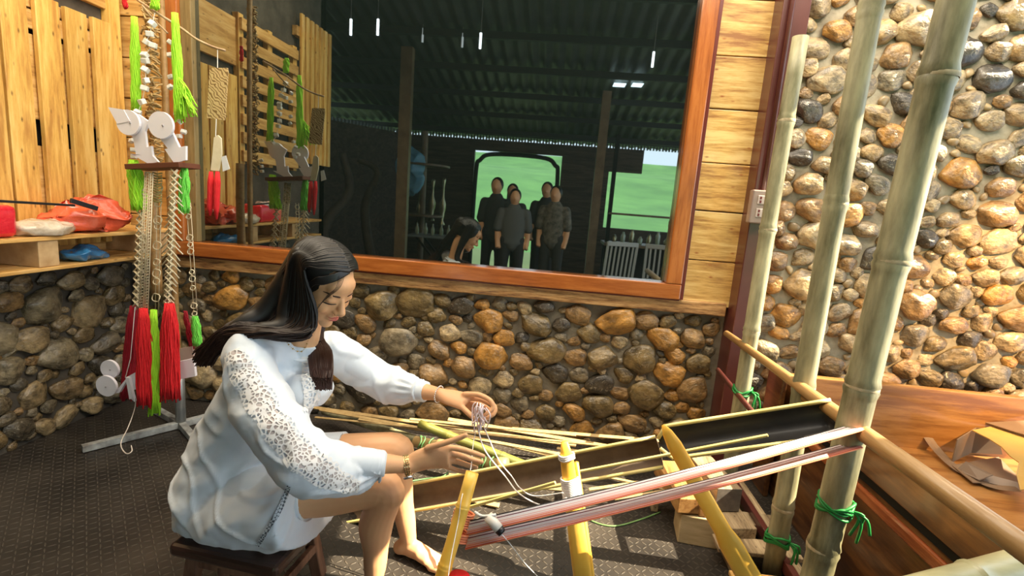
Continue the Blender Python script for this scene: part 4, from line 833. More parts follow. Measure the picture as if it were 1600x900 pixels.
# head frame
yaw = math.radians(-24); pit = math.radians(-29)
fw = Vector((math.cos(yaw) * math.cos(pit), math.sin(yaw) * math.cos(pit), math.sin(pit)))
sd = Vector((math.sin(yaw) * -1, math.cos(yaw), 0)).normalized()           # towards the far side
up = fw.cross(sd).normalized() * 1
if up.z < 0: up = -up
HR = Matrix((fw, sd, up)).transposed()
chinW = J(508, 510, 1.40); HO = chinW - HR @ Vector((.072, 0, -.108))
hp = lambda f_, s_, u_: HO + HR @ Vector((f_, s_, u_))
he = lambda c, r, seg=16, rings=12: ell(hp(*c), r, HR, seg, rings)
body = [he((-.014, 0, .032), (.096, .074, .082), 24, 16), he((.034, 0, -.012), (.056, .060, .078), 20, 14), he((.028, 0, -.062), (.054, .048, .042)), he((.066, 0, -.094), (.020, .022, .016)),
        he((.052, -.036, -.028), (.030, .024, .028)), he((.052, .036, -.028), (.030, .024, .028)), he((.060, 0, .040), (.034, .050, .034)),
        tube([hp(.086, 0, .008), hp(.096, 0, -.012), hp(.107, 0, -.031), hp(.103, 0, -.040)], [.0085, .0095, .0125, .009], 10), he((.096, -.0115, -.036), (.0095, .0075, .0075)), he((.096, .0115, -.036), (.0095, .0075, .0075)),
        he((.082, 0, -.062), (.014, .022, .014)), he((-.008, -.074, -.010), (.017, .008, .029)), he((-.008, .074, -.010), (.017, .008, .029)),
        he((.076, -.030, .003), (.013, .017, .010)), he((.076, .030, .003), (.013, .017, .010)), he((.078, 0, .019), (.012, .046, .009))]
NB = J(468, 545, 1.44)
body.append(chain([hp(-.022, 0, -.045), hp(-.020, 0, -.10), NB, NB + Vector((-.03, .0, -.05))], [.052, .050, .052, .07]))
# torso under the dress
S_ = Vector((.36, .93, 0)).normalized()
TC = [(J(455, 570, 1.43), (.10, .045)), (J(430, 600, 1.42), (.150, .085)), (J(402, 650, 1.41), (.13, .09)), (J(378, 700, 1.40), (.13, .095)), (J(358, 755, 1.40), (.16, .10))]
body.append(tube([p for p, r in TC], [r for p, r in TC], 24, side=S_))
nsh, fsh = J(388, 556, 1.28), J(515, 545, 1.56)
nel, nwr = J(478, 716, 1.19), J(640, 727, 1.325)
fel, fwr = J(600, 600, 1.68), J(690, 617, 1.585)
body.append(chain([nsh, nsh.lerp(nel, .5), nel, nel.lerp(nwr, .5), nwr], [.042, .038, .034, .033, .0225]))
body.append(chain([fsh, fsh.lerp(fel, .5), fel, fel.lerp(fwr, .5), fwr], [.042, .038, .034, .032, .0225]))
# legs: near (right) and far (left), feet flat on the floor
nhip, nkn, nan = J(392, 770, 1.30), J(606, 762, 1.36), Vector((-.470, 1.375, .075))
fhip, fkn, fan = J(430, 718, 1.52), J(624, 704, 1.58), Vector((-.425, 1.60, .07))
body.append(chain([nhip, nhip.lerp(nkn, .5) + Vector((0, 0, -.008)), nkn - Vector((.035, 0, .004)), nkn + Vector((.005, 0, -.02))], [.082, .070, .058, .050], 18))
body.append(chain([nkn + Vector((-.002, 0, -.012)), nkn.lerp(nan, .16) + Vector((-.006, 0, 0)), nkn.lerp(nan, .38) + Vector((-.020, 0, 0)), nkn.lerp(nan, .7) + Vector((-.008, 0, 0)), nan], [.051, .050, .053, .038, .029], 18))
body.append(chain([fhip, fhip.lerp(fkn, .5), fkn - Vector((.03, 0, .0)), fkn + Vector((.006, 0, -.018))], [.080, .070, .059, .050], 18))
body.append(chain([fkn + Vector((-.002, 0, -.012)), fkn.lerp(fan, .16) + Vector((-.006, 0, 0)), fkn.lerp(fan, .38) + Vector((-.018, 0, 0)), fkn.lerp(fan, .7) + Vector((-.006, 0, 0)), fan], [.051, .050, .052, .037, .029], 18))
def foot(an, d, inner):
    d = Vector(d).normalized(); s = Vector((0, 0, 1)).cross(d).normalized() * inner; a = Vector((an.x, an.y, 0)); g = []
    g.append(chain([an + Vector((0, 0, .0)), a - d * .02 + Vector((0, 0, .035))], [.029, .030])); g.append(ell(a - d * .032 + Vector((0, 0, .026)), (.028, .027, .026)))
    g.append(tube(smoothpath([a - d * .03 + Vector((0, 0, .03)), a + d * .03 + Vector((0, 0, .038)), a + d * .08 + Vector((0, 0, .028)), a + d * .125 + Vector((0, 0, .018))], 4), [(.026, .028)] * 3 + [(.029, .032)] * 3 + [(.034, .025)] * 3 + [(.038, .017)] * 4, 14, side=s))
    for k, (o, l, r) in enumerate(((.027, .052, .0125), (.010, .046, .0095), (-.004, .040, .0088), (-.017, .032, .0082), (-.029, .024, .0078))):
        b = a + d * (.115 - abs(k - .6) * .006) + s * o; g.append(chain([b + Vector((0, 0, .014)), b + d * l * .6 + Vector((0, 0, .015)), b + d * l + Vector((0, 0, .009))], [r * 1.02, r, r * .85], 10))
    return cat(*g)
body.append(foot(fan, (.96, -.30, 0), -1)); body.append(foot(nan, (.97, -.20, 0), 1))
# hands
def finger(P, r): return chain(P, [r * 1.08, r, r * .96, r * .80][:len(P)] if len(P) <= 4 else [r * (1.1 - .3 * i / (len(P) - 1)) for i in range(len(P))], 10)
# near hand, palm open, thumb up, fingers pointing right
body.append(chain([nwr, J(662, 717, 1.335), J(688, 712, 1.345)], [(.020, .028), (.017, .034), (.015, .040)], 14, side=(.25, -.9, .1)))
body.append(tube([J(650, 722, 1.33), J(680, 712, 1.34), J(702, 711, 1.345)], [(.019, .026), (.0165, .039), (.013, .040)], 14, side=(.2, -.95, .1)))
body.append(finger([J(668, 700, 1.33), J(688, 694, 1.32), J(708, 688, 1.315), J(728, 680, 1.31)], .0098))        # thumb
body.append(finger([J(698, 699, 1.345), J(718, 701, 1.345), J(738, 707, 1.345), J(756, 713, 1.345)], .0092))   # index
body.append(finger([J(700, 708, 1.352), J(720, 712, 1.36), J(738, 718, 1.365), J(753, 722, 1.365)], .0094))
body.append(finger([J(698, 718, 1.355), J(716, 722, 1.365), J(732, 727, 1.37), J(745, 731, 1.37)], .0090))
body.append(finger([J(692, 727, 1.35), J(706, 732, 1.36), J(718, 736, 1.365), J(729, 738, 1.365)], .0080))
# far hand, pinching thread between thumb and index finger
body.append(chain([fwr, J(708, 622, 1.57), J(726, 627, 1.56)], [(.020, .024), (.017, .033), (.015, .036)], 14, side=(.1, -.5, .85)))
body.append(finger([J(726, 616, 1.565), J(748, 617, 1.555), J(766, 626, 1.54), J(770, 638, 1.53), J(758, 648, 1.52)], .0094))   # index, curled
body.append(finger([J(728, 622, 1.575), J(752, 624, 1.575), J(772, 634, 1.565), J(772, 646, 1.55), J(762, 652, 1.54)], .0094))
body.append(finger([J(728, 630, 1.585), J(750, 632, 1.59), J(766, 642, 1.58), J(764, 652, 1.565), J(755, 656, 1.555)], .0088))
body.append(finger([J(724, 636, 1.585), J(742, 641, 1.59), J(755, 650, 1.58), J(752, 658, 1.57)], .0078))
body.append(finger([J(712, 628, 1.555), J(726, 640, 1.535), J(737, 650, 1.52), J(746, 657, 1.515)], .0100))        # thumb
bv, bf, bn = remesh(cat(*body), .0042, 4)
# drop the body surface that the dress covers is kept: one continuous figure
me_body = ob('body', (bv, bf), skin, wo, smooth=True)
BV = BVHTree.FromPolygons(bv, bf)
# face details
eyew = mat('eye_white', (.75, .72, .68), .2, coat=.5); lashm = mat('lash', (.01, .007, .006), .6); lipm = mat('lip', (.58, .10, .09), .35, coat=.3)
for s in (-1, 1):
    ob('eye', he((.0705, s * .030, -.0055), (.0115, .0120, .0080)), eyew, wo, smooth=True)
    def onface(s0, u0, off=.0006):
        o = hp(.2, s0, u0); h = BV.ray_cast(o, -fw); return (h[0] + fw * off) if h[0] is not None else hp(.09, s0, u0)
    ob('eyelashes', tube([onface(s * (.016 + .0066 * k), -.0068 - .0016 * math.sin(PI * k / 5) - .0012 * k / 5, .001) for k in range(6)], [.0008, .0014, .0017, .0019, .0018, .0012], 6), lashm, wo, smooth=True)
    ob('eyebrow', tube([onface(s * (.014 + .0072 * k), .018 + .004 * math.sin(PI * k / 6), .0008) for k in range(6)], [(.0026, .001), (.003, .001), (.003, .001), (.0026, .001), (.002, .001), (.001, .0008)], 6, side=up), mat('brow', (.05, .028, .018), .8), wo, smooth=True)
ob('lips', cat(tube([onface(-.021 + .0042 * k, -.0585 + (.0018 if k in (4, 6) else .0), -.0008) for k in range(11)], [.0006, .0014, .002, .0025, .0028, .0025, .0028, .0025, .002, .0014, .0006], 8), tube([onface(-.019 + .0038 * k, -.0645, -.0006) for k in range(11)], [.0006, .0016, .0024, .003, .0034, .0035, .0034, .003, .0024, .0016, .0006], 8)), lipm, wo, smooth=True)
# ---- hair
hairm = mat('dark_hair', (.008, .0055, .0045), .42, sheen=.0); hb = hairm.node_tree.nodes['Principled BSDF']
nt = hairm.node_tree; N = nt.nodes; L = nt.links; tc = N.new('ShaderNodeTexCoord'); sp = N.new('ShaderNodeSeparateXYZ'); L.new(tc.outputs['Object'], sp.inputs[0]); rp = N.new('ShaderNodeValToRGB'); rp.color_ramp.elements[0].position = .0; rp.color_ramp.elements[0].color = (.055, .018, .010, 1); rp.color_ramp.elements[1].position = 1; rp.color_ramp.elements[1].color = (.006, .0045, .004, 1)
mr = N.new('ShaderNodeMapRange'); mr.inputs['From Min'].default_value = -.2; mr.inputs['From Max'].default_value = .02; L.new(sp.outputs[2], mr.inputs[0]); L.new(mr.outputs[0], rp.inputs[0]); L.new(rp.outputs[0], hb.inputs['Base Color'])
rh = random.Random(2); strands = []
hc = Vector((-.014, 0, .030))
def onskull(fa, sa, grow=1.0):
    """fa: angle from straight forward over the crown to the back (deg); sa: angle down the side (deg), sign gives the side"""
    a, b = math.radians(fa), math.radians(sa); d = Vector((math.cos(a) * math.cos(b), math.sin(b), math.sin(a) * math.cos(b)))
    return hp(hc.x + d.x * .104 * grow, hc.y + d.y * .083 * grow, hc.z + d.z * .091 * grow)
def strand(P, r, taper=.5):
    pts = smoothpath(P, 4); K = len(pts); strands.append(tube(pts, [(r * (1 - taper * i / K) * 1.5, r * (1 - taper * i / K)) for i in range(K)], 5, cap=False))
jit = lambda s: Vector((rh.uniform(-s, s), rh.uniform(-s, s), rh.uniform(-s, s)))
for k in range(620):       # near side: from the parting, over the side of the head, back over the near shoulder
    q = rh.random(); fa = 42 + q * 128
    t_ = q; g0 = 1.03 + rh.random() * .05
    P = [onskull(fa, rh.uniform(-3, 4), g0), onskull(fa + 4, -26, g0), onskull(fa + (10 if q < .4 else 5), -50, g0 + .02), onskull(min(172, fa + 18 * (1 - q) + 6), -74 + 8 * q, g0 + .05)]
    n1 = J(492 - 52 * q, 490 - 14 * q, 1.31 + .05 * q) + jit(.008)
    n2 = J(470 - 62 * q + 8, 522 - 12 * q, 1.29 + .05 * q) + jit(.010)
    e = rh.random(); n3 = J(405 - 30 * q, 508 + 14 * (1 - q), 1.26 + .05 * q) + jit(.010); n4 = J(346 + 10 * e, 522 + 20 * e - 6 * q, 1.27) + jit(.008); tip = J(304 + 20 * e + 10 * rh.random(), 572 - 26 * rh.random(), 1.28) + jit(.006)
    if rh.random() < .28: tip = n4.lerp(tip, rh.uniform(.1, .8))
    P += [n1, n2, n3, n4, tip]; strand(P, .0030)
for k in range(110):       # strands lying close along the face edge
    q = rh.random(); P = [onskull(40 + 8 * q, rh.uniform(-3, 2), 1.04), onskull(30 + 10 * q, -24, 1.06), onskull(18 + 16 * q, -46, 1.07), onskull(0 + 22 * q, -62, 1.06), hp(.030 - .03 * q, -.079, -.055), J(486 - 8 * q, 522, 1.32) + jit(.004), J(455 - 20 * q, 530, 1.29) + jit(.006), J(400, 524, 1.26) + jit(.008), J(345, 540, 1.29) + jit(.01)]
    strand(P, .0026)
for k in range(260):       # far side: down behind the cheek and in front of the far shoulder
    q = rh.random(); fa = 42 + q * 125; e = rh.random()
    P = [onskull(fa, rh.uniform(-4, 3), 1.03 + rh.random() * .04), onskull(fa + 3, 26, 1.06), onskull(fa, 52, 1.07), onskull(fa * .8 + 4, 78, 1.09)]
    P += [J(490 + 15 * e, 514 + 6 * q, 1.47 + .02 * e), J(482 + 36 * e, 548, 1.42), J(484 + 36 * e, 578, 1.37), J(488 + 30 * e, 606 + rh.uniform(-16, 5), 1.35)]
    strand(P, .0029)
for k in range(460):       # back of the head
    q = rh.random(); sa = -60 + 120 * q
    P = [onskull(95, sa * .4, 1.04), onskull(130, sa * .7, 1.06), onskull(160, sa, 1.06), onskull(182, sa * 1.0, 1.05), J(420 + 15 * q, 462, 1.42) + jit(.010), J(392, 493, 1.38) + jit(.012), J(350, 520, 1.31) + jit(.010), J(306 + 20 * rh.random(), 562, 1.29) + jit(.008)]
    strand(P, .0030)
for k in range(5):         # a few loose hairs over the brow
    P = [onskull(44, -8 - k * 3, 1.06), hp(.088, -.030 - .004 * k, .060), hp(.080, -.048 - .003 * k, .02), hp(.066, -.058, -.02 - .01 * k)]; pts = smoothpath(P, 5); strands.append(tube(pts, .0006, 4))
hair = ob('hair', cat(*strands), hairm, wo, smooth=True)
# under-layer so no scalp shows through
und = [ell(hp(hc.x - .010, 0, hc.z + .004), (.098, .082, .090), HR, 24, 16)]
und.append(chain([onskull(150, -50, .9), J(450, 478, 1.36), J(440, 508, 1.33), J(400, 512, 1.30), J(352, 526, 1.31)], [(.03, .03), (.028, .028), (.026, .02), (.018, .012), (.008, .006)], 14))
und.append(chain([onskull(120, 60, .9), J(495, 512, 1.49), J(500, 550, 1.43), J(502, 588, 1.37)], [(.035, .03), (.018, .022), (.022, .010), (.006, .004)], 12, side=(1, 0, 0)))
und.append(chain([onskull(160, 0, .85), J(420, 480, 1.38), J(385, 503, 1.33), J(345, 528, 1.29), J(318, 553, 1.285)], [(.045, .04), (.034, .03), (.026, .018), (.018, .010), (.008, .005)], 14))
ug = cat(*und); ug = (ug[0], ug[1])
uv_, uf_, _n2 = remesh(ug, .006, 4)
keep = []
for i, p in enumerate(uv_):
    l = HR.transposed() @ (p - HO)
    if l.x > .052 and l.z > -.2: 
        lim = .052; p = HO + HR @ Vector((min(l.x, lim + max(0, (l.z - .085) * .6)), l.y, l.z)); uv_[i] = p
ob('hair_underlayer', (uv_, uf_), mat('hair_under', (.007, .005, .004), .5), wo, smooth=True)
# ---- dress
cloth = mat('white_cloth', (.70, .76, .84), .75, color2=(.76, .82, .88), noise_scale=4, sheen=.2)
cb = cloth.node_tree.nodes['Principled BSDF']
dr_ = [tube([J(458, 566, 1.435), J(447, 578, 1.43), J(425, 610, 1.42), J(404, 655, 1.41), J(382, 705, 1.40), J(372, 752, 1.40), J(370, 790, 1.40)],
            [(.105, .055), (.155, .088), (.165, .118), (.165, .128), (.17, .132), (.195, .140), (.18, .115)], 32, side=S_)]
dr_.append(chain([nsh + Vector((.0, .02, .006)), J(455, 556, 1.42), fsh + Vector((-.02, -.02, 0))], [.058, .050, .056], 16))
hipdir = (J(470, 775, 1.40) - J(350, 775, 1.40)).normalized()
dr_.append(tube([J(352, 775, 1.40), J(368, 776, 1.40), J(405, 772, 1.39), J(460, 768, 1.385), J(500, 768, 1.38)], [(.13, .085), (.185, .122), (.215, .134), (.226, .132), (.228, .124)], 36, side=S_ * .9 + Vector((0, 0, 0))))
dr_.append(ell(J(362, 765, 1.40), (.115, .17, .13), Matrix.Rotation(-.37, 3, 'Z'), 24, 16))
dr_.append(ell(J(470, 615, 1.36), (.055, .05, .06))); dr_.append(ell(J(490, 605, 1.47), (.055, .05, .06)))
dr_.append(chain([nsh + Vector((0, 0, .005)), J(402, 615, 1.235), J(442, 682, 1.195), J(480, 722, 1.19), J(525, 736, 1.23), J(556, 735, 1.27), J(575, 733, 1.285), J(585, 732, 1.292)], [.068, .074, .078, .082, .074, .066, .052, .037], 20))
dr_.append(chain([fsh + Vector((0, 0, -.005)), J(552, 568, 1.64), J(590, 594, 1.685), J(622, 604, 1.655), J(638, 606, 1.635), J(650, 609, 1.62)], [.062, .068, .066, .062, .050, .036], 20))
dv, df, dn = remesh(cat(*dr_), .0062, 8)
def folds(p):
    a = noise.noise(Vector((p.x * 9 + p.z * 5, p.y * 5, p.z * 14 - p.x * 9))) ; b = noise.noise(Vector((p.x * 22 + 5, p.y * 12, p.z * 26 - p.x * 14)))
    r1 = 1 - abs(noise.noise(Vector((p.x * 7 - p.z * 3, p.y * 4 + 3, p.z * 9 + p.x * 6)))) * 2
    return max(-.004, a * .009 + b * .005 + max(0, r1 - .62) * .018)
hipc, elb = J(430, 690, 1.30), J(575, 735, 1.285)
cuffs = [(J(585, 732, 1.292), (J(585, 732, 1.292) - J(556, 735, 1.27)).normalized()), (J(650, 609, 1.62), (J(650, 609, 1.62) - J(622, 604, 1.655)).normalized())]
nd = []
for p, n in zip(dv, dn):
    h = folds(p)
    for c, ax in cuffs:          # gathers running into the cuffs
        r = p - c; t_ = -r.dot(ax)
        if -.02 < t_ < .075 and r.length < .12:
            q = r + ax * t_; w = math.exp(-((t_ - .02) / .03) ** 2); x = Vector((0, 0, 1)); x = (x - x.dot(ax) * ax).normalized(); y = ax.cross(x); an = math.atan2(q.dot(y), q.dot(x)); h = h * (1 - w * .7) + .0042 * math.sin(an * 13) * w
    p = p + n * h; lo_ = BV.find_nearest(p, .05)      # the cloth lies over the body, never inside it
    if lo_[0] is not None and (p - lo_[0]).dot(lo_[1]) < .007: p = lo_[0] + lo_[1] * .008
    nd.append(p)
dv = nd
dress = ob('dress', (dv, df), cloth, wo, smooth=True)
DV = BVHTree.FromPolygons(dv, df)
camp = Vector((0, 0, H))
def hitd(px, py, off=.0025, tree=None):
    d = _ray(px, py).normalized(); h = (tree or DV).ray_cast(camp, d)
    if h[0] is None: return None
    n = h[1] if h[1].dot(d) < 0 else -h[1]; return h[0] + n * off
def patch(rows, cols_, fn, off, m, name, parent, th_=0, edge=None):
    """cloth trim laid on the garment: grid of garment points"""
    v, f = [], []; idx = {}
    for i in range(rows + 1):
        for j in range(cols_ + 1):
            p = hitd(*fn(i / rows, j / cols_), off(i / rows, j / cols_) if callable(off) else off)
            if p is not None: idx[i, j] = len(v); v.append(p)
    for i in range(rows):
        for j in range(cols_):
            ks = [(i, j), (i + 1, j), (i + 1, j + 1), (i, j + 1)]
            if all(k in idx for k in ks):
                q = [idx[k] for k in ks]
                if max((v[a] - v[q[0]]).length for a in q) < .15: f.append(q)
    return ob(name, (v, f), m, parent, smooth=True)
lace = bpy.data.materials.new('white_lace'); lace.use_nodes = True; nt = lace.node_tree; N = nt.nodes; L = nt.links; b = N['Principled BSDF']
tc = N.new('ShaderNodeTexCoord'); v1 = N.new('ShaderNodeTexVoronoi'); v1.feature = 'DISTANCE_TO_EDGE'; v1.inputs['Scale'].default_value = 88; L.new(tc.outputs['Object'], v1.inputs[0]); v2 = N.new('ShaderNodeTexVoronoi'); v2.inputs['Scale'].default_value = 42; L.new(tc.outputs['Object'], v2.inputs[0])
def m_(op, a, b_=None):
    n = N.new('ShaderNodeMath'); n.operation = op
    for i, q in enumerate((a, b_)):
        if q is None: continue
        if isinstance(q, (int, float)): n.inputs[i].default_value = q
        else: L.new(q, n.inputs[i])
    return n.outputs[0]
msk = m_('MAXIMUM', m_('LESS_THAN', v1.outputs['Distance'], .13), m_('LESS_THAN', v2.outputs['Distance'], .30)); L.new(msk, b.inputs['Alpha']); b.inputs['Base Color'].default_value = (.86, .85, .84, 1); b.inputs['Roughness'].default_value = .8
tint = mat('sheer_lace_ground', (.52, .44, .42), .8, color2=(.66, .62, .61), noise_scale=22)
# lace panel down the near sleeve: centre line and half width in the picture
SL = [(366, 548, 14), (378, 572, 22), (398, 610, 24), (425, 655, 25), (455, 695, 26), (490, 728, 26), (530, 752, 18), (560, 760, 9)]
def sleeve(i, j, wmul=1.0):
    t = i * (len(SL) - 1); k = min(int(t), len(SL) - 2); u = t - k; a, b = SL[k], SL[k + 1]; x, y, w = [a[q] + (b[q] - a[q]) * u for q in range(3)]; dx, dy = b[0] - a[0], b[1] - a[1]; l = math.hypot(dx, dy); w *= wmul * (1 + .10 * math.sin(i * 42))
    return x - dy / l * w * (j * 2 - 1), y + dx / l * w * (j * 2 - 1)
patch(60, 8, lambda i, j: sleeve(i, j, .62), .0028, tint, 'sheer_panel', wo)
patch(90, 14, sleeve, .005, lace, 'sleeve_lace', wo)
CL = [(478, 556, 7), (483, 590, 12), (487, 620, 12), (480, 645, 8)]
def chestl(i, j):
    t = i * 3; k = min(int(t), 2); u = t - k; a, b = CL[k], CL[k + 1]; x, y, w = [a[q] + (b[q] - a[q]) * u for q in range(3)]; return x + w * (j * 2 - 1), y
patch(24, 5, chestl, .005, lace, 'front_lace', wo)
band = mat('hem_band', (.66, .69, .72), .8)
def hem(i, j): a = (418 - 2, 856); b = (466, 762); x, y = a[0] + (b[0] - a[0]) * i, a[1] + (b[1] - a[1]) * i + 8 * math.sin(PI * i); return x - 22 * (1 - j) + 0, y - 7 * (1 - j)
eyl = bpy.data.materials.new('eyelet_trim'); eyl.use_nodes = True; nt = eyl.node_tree; N = nt.nodes; L = nt.links; b = N['Principled BSDF']; tc = N.new('ShaderNodeTexCoord'); ck = N.new('ShaderNodeTexChecker'); ck.inputs['Scale'].default_value = 150; L.new(tc.outputs['Object'], ck.inputs[0]); ck.inputs[1].default_value = (.10, .12, .15, 1); ck.inputs[2].default_value = (.62, .67, .72, 1); L.new(ck.outputs[0], b.inputs['Base Color']); b.inputs['Roughness'].default_value = .8
patch(60, 2, lambda i, j: hem(i, .25 + j * .28), .004, eyl, 'hem_eyelet_trim', wo)
# neckband and cuff bands
ringpts = []
for k in range(28):
    a = 2 * PI * k / 28; c = J(462, 538, 1.44); x = S_; y = (Vector((.93, -.36, -.42))).normalized(); ringpts.append(c + x * .072 * math.cos(a) + y * (.075 if math.sin(a) > 0 else .055) * math.sin(a) + Vector((0, 0, -.004)))
ob('neckband', tube(ringpts, [(.004, .006)] * 28, 8, closed=True), cloth, wo, smooth=True)
for c, ax in cuffs:
    x = Vector((0, 0, 1)); x = (x - x.dot(ax) * ax).normalized(); y = ax.cross(x)
    ob('cuff', tube([c + ax * .014 + (x * math.cos(2 * PI * k / 30) + y * math.sin(2 * PI * k / 30)) * (.033 + .0016 * math.sin(k * 4)) for k in range(30)], [(.0075, .004)] * 30, 8, closed=True, side=None), cloth, wo, smooth=True)
# jewellery
wc, wa = J(636, 727, 1.322), (J(662, 717, 1.335) - J(600, 730, 1.30)).normalized(); x = Vector((0, 0, 1)); x = (x - x.dot(wa) * wa).normalized(); y = wa.cross(x)
gold = mat('gold_steel', (.72, .52, .25), .25, .9); silver = mat('silver', (.78, .77, .76), .25, .9)
links = []
for k in range(26):
    a = 2 * PI * k / 26; rr = x * math.cos(a) + y * math.sin(a); R_ = Matrix((wa, y * math.cos(a) - x * math.sin(a), rr)).transposed(); p = wc + rr * .0285
    for o_ in (-.006, 0, .006): links.append(box(p + wa * o_, (.0052, .006, .003), R_, .001))
wt = ob('watch', cat(*links), gold, wo)
wd = (Vector((0, -.55, -.9))); wd = (wd - wd.dot(wa) * wa).normalized(); wcc = wc + wd * .030
ob('watch_case', tube([wcc, wcc + wd * .007], [.0165, .0155], 24), silver, wt, smooth=True); ob('watch_dial', tube([wcc + wd * .0068, wcc + wd * .0078], .0128, 24), mat('dial', (.012, .012, .02), .15, coat=1), wt)
c = J(686, 616, 1.588); wa = (J(700, 620, 1.575) - J(670, 612, 1.60)).normalized(); x = Vector((0, 0, 1)); x = (x - x.dot(wa) * wa).normalized(); y = wa.cross(x)
ob('bracelet', cat(*[ell(c + (x * math.cos(2 * PI * k / 26) + y * math.sin(2 * PI * k / 26)) * .0275, .0028, None, 6, 5) for k in range(26)]), silver, wo, smooth=True)
NP = [(440, 524), (446, 533), (454, 543), (463, 549), (472, 549), (478, 542), (481, 532)]
tree = BV; beads = []
allv = bv + dv; 
for i in range(24):
    t = i / 23 * (len(NP) - 1); k = min(int(t), len(NP) - 2); u = t - k; p = hitd(NP[k][0] + (NP[k + 1][0] - NP[k][0]) * u, NP[k][1] + (NP[k + 1][1] - NP[k][1]) * u, .0015, BV); q = hitd(NP[k][0] + (NP[k + 1][0] - NP[k][0]) * u, NP[k][1] + (NP[k + 1][1] - NP[k][1]) * u, .0015)
    if p is None: p = q
    if q is not None and p is not None and (q - camp).length < (p - camp).length: p = q
    if p is not None: beads.append(ell(p, .0026 if i % 3 == 0 else .0012, None, 8, 6))
ob('necklace', cat(*beads), gold, wo, smooth=True)
# ================================================================ STOOL
stl = empty('stool', (-.88, 1.32, 0), 'low dark wooden stool with splayed brown legs under the woman', 'stool')
sc_ = Vector((-.845, 1.345, .225)); SR = Matrix.Rotation(-.10, 3, 'Z')
ob('seat', box(sc_, (.35, .29, .040), SR, .012), M['stool'], stl, smooth=False)
for (a, b_) in ((-1, -1), (1, -1), (-1, 1), (1, 1)):
    t0 = sc_ + SR @ Vector((a * .12, b_ * .10, -.018)); t1 = sc_ + SR @ Vector((a * .145, b_ * .125, 0)); t1.z = 0; ob('leg', bar(t1, t0, .038, .038, (1, 0, 0), .004), M['stool_leg'], stl)
for b_ in (-1, 1): ob('rung', bar(sc_ + SR @ Vector((-.145, b_ * .105, -.05)), sc_ + SR @ Vector((.145, b_ * .105, -.05)), .018, .030), M['stool_leg'], stl)
for a in (-1, 1): ob('rung', bar(sc_ + SR @ Vector((a * .14, -.10, -.10)), sc_ + SR @ Vector((a * .14, .10, -.10)), .018, .030), M['stool_leg'], stl)
ob('middle_leg', bar(sc_ + SR @ Vector((-.03, -.105, -.232)), sc_ + SR @ Vector((-.03, -.10, -.05)), .03, .02, (1, 0, 0)), M['stool_leg'], stl)
# ================================================================ BEHIND THE CAMERA: what the window reflects
def V(px, py, Yv):
    """a reflected place: window mirrors depth Yv to the real hall behind the camera"""
    p = PY(px, py, Yv); return Vector((p.x, 2 * (D - .028) - p.y, p.z))
def standing(x, y, h, face, shirt, trousers, label, arms='camera', hairl=False, w=1.0):
    t = empty('person', (x, y, 0), label, 'person'); R_ = Matrix.Rotation(face, 3, 'Z'); q = lambda a, b, c: Vector((x, y, 0)) + R_ @ Vector((a * w * h / 1.65, b * h / 1.65, c * h / 1.65)); s = h / 1.65
    g = [chain([q(0, 0, 1.40), q(0, .0, 1.2), q(0, 0, 1.0), q(0, 0, .9)], [(.13 * s * w, .09 * s), (.155 * s * w, .10 * s), (.14 * s * w, .10 * s), (.165 * s * w, .11 * s)], 18, side=R_ @ Vector((1, 0, 0))),
         chain([q(0, 0, 1.38), q(0, .01, 1.50)], [.06 * s, .05 * s]), ell(q(0, .02, 1.57), (.078 * s, .095 * s, .115 * s), R_), ell(q(0, .115, 1.55), (.012, .016, .018))]
    for k in (-1, 1):
        g.append(chain([q(k * .09, 0, .92), q(k * .10, .01, .50), q(k * .10, 0, .08)], [.085 * s, .055 * s, .036 * s])); g.append(chain([q(k * .10, -.02, .04), q(k * .11, .14, .03)], [.04 * s, .035 * s]))
        if arms == 'camera': A_ = [q(k * .19, 0, 1.36), q(k * .24, .06, 1.12), q(k * .08, .26, 1.30)]
        else: A_ = [q(k * .16, 0, 1.35), q(k * .20, -.01, 1.08), q(k * .19, .06, .84)]
        g.append(chain(A_, [.05 * s, .042 * s, .03 * s]))
        hd_ = A_[-1]; 
        for j in range(4): g.append(chain([hd_, hd_ + R_ @ Vector((-.012 + .012 * j, .03, .0)), hd_ + R_ @ Vector((-.012 + .012 * j - k * .02, .06, .01))], [.010, .009, .007], 8))
    v, f, n = remesh(cat(*g), .016, 3); ob('body', (v, f), skin, t, smooth=True)
    v2, f2, n2 = remesh(cat(*g[:1], *[chain(a, r) for a, r in []], *[g[i] for i in range(len(g)) if i in (0,)], chain([q(-.16, 0, 1.35), q(-.20, .0, 1.12)], [.058 * s, .055 * s]), chain([q(.16, 0, 1.35), q(.20, .0, 1.12)], [.058 * s, .055 * s])), .016, 3)
    ob('shirt', ([p + n_ * .012 for p, n_ in zip(v2, n2)], f2), shirt, t, smooth=True)
    v3, f3, n3 = remesh(cat(*[chain([q(k * .085, 0, .95), q(k * .10, .01, .50), q(k * .10, 0, .09)], [.098 * s, .07 * s, .055 * s]) for k in (-1, 1)]), .016, 3); ob('trousers', (v3, f3), trousers, t, smooth=True)
    hg = [ell(q(0, -.005, 1.595), (.088 * s, .098 * s, .105 * s), R_)]
    if hairl: hg.append(chain([q(0, -.07, 1.60), q(0, -.10, 1.42), q(0, -.11, 1.28)], [(.08, .04), (.085, .035), (.06, .02)], side=R_ @ Vector((1, 0, 0))))
    ob('hair', cat(*hg), hairm, t, smooth=True)
    if arms == 'camera': ob('phone', box(q(0, .30, 1.32), (.16, .01, .08), R_, .003), M['dark'], t)
    return t
dk = lambda n, c: mat(n, c, .8)
standing(-.79, -1.35, 1.55, 0.1, dk('shirt_a', (.03, .035, .035)), dk('trs_a', (.015, .015, .02)), 'standing person in a dark top, leftmost of the group reflected in the doorway', 'down')
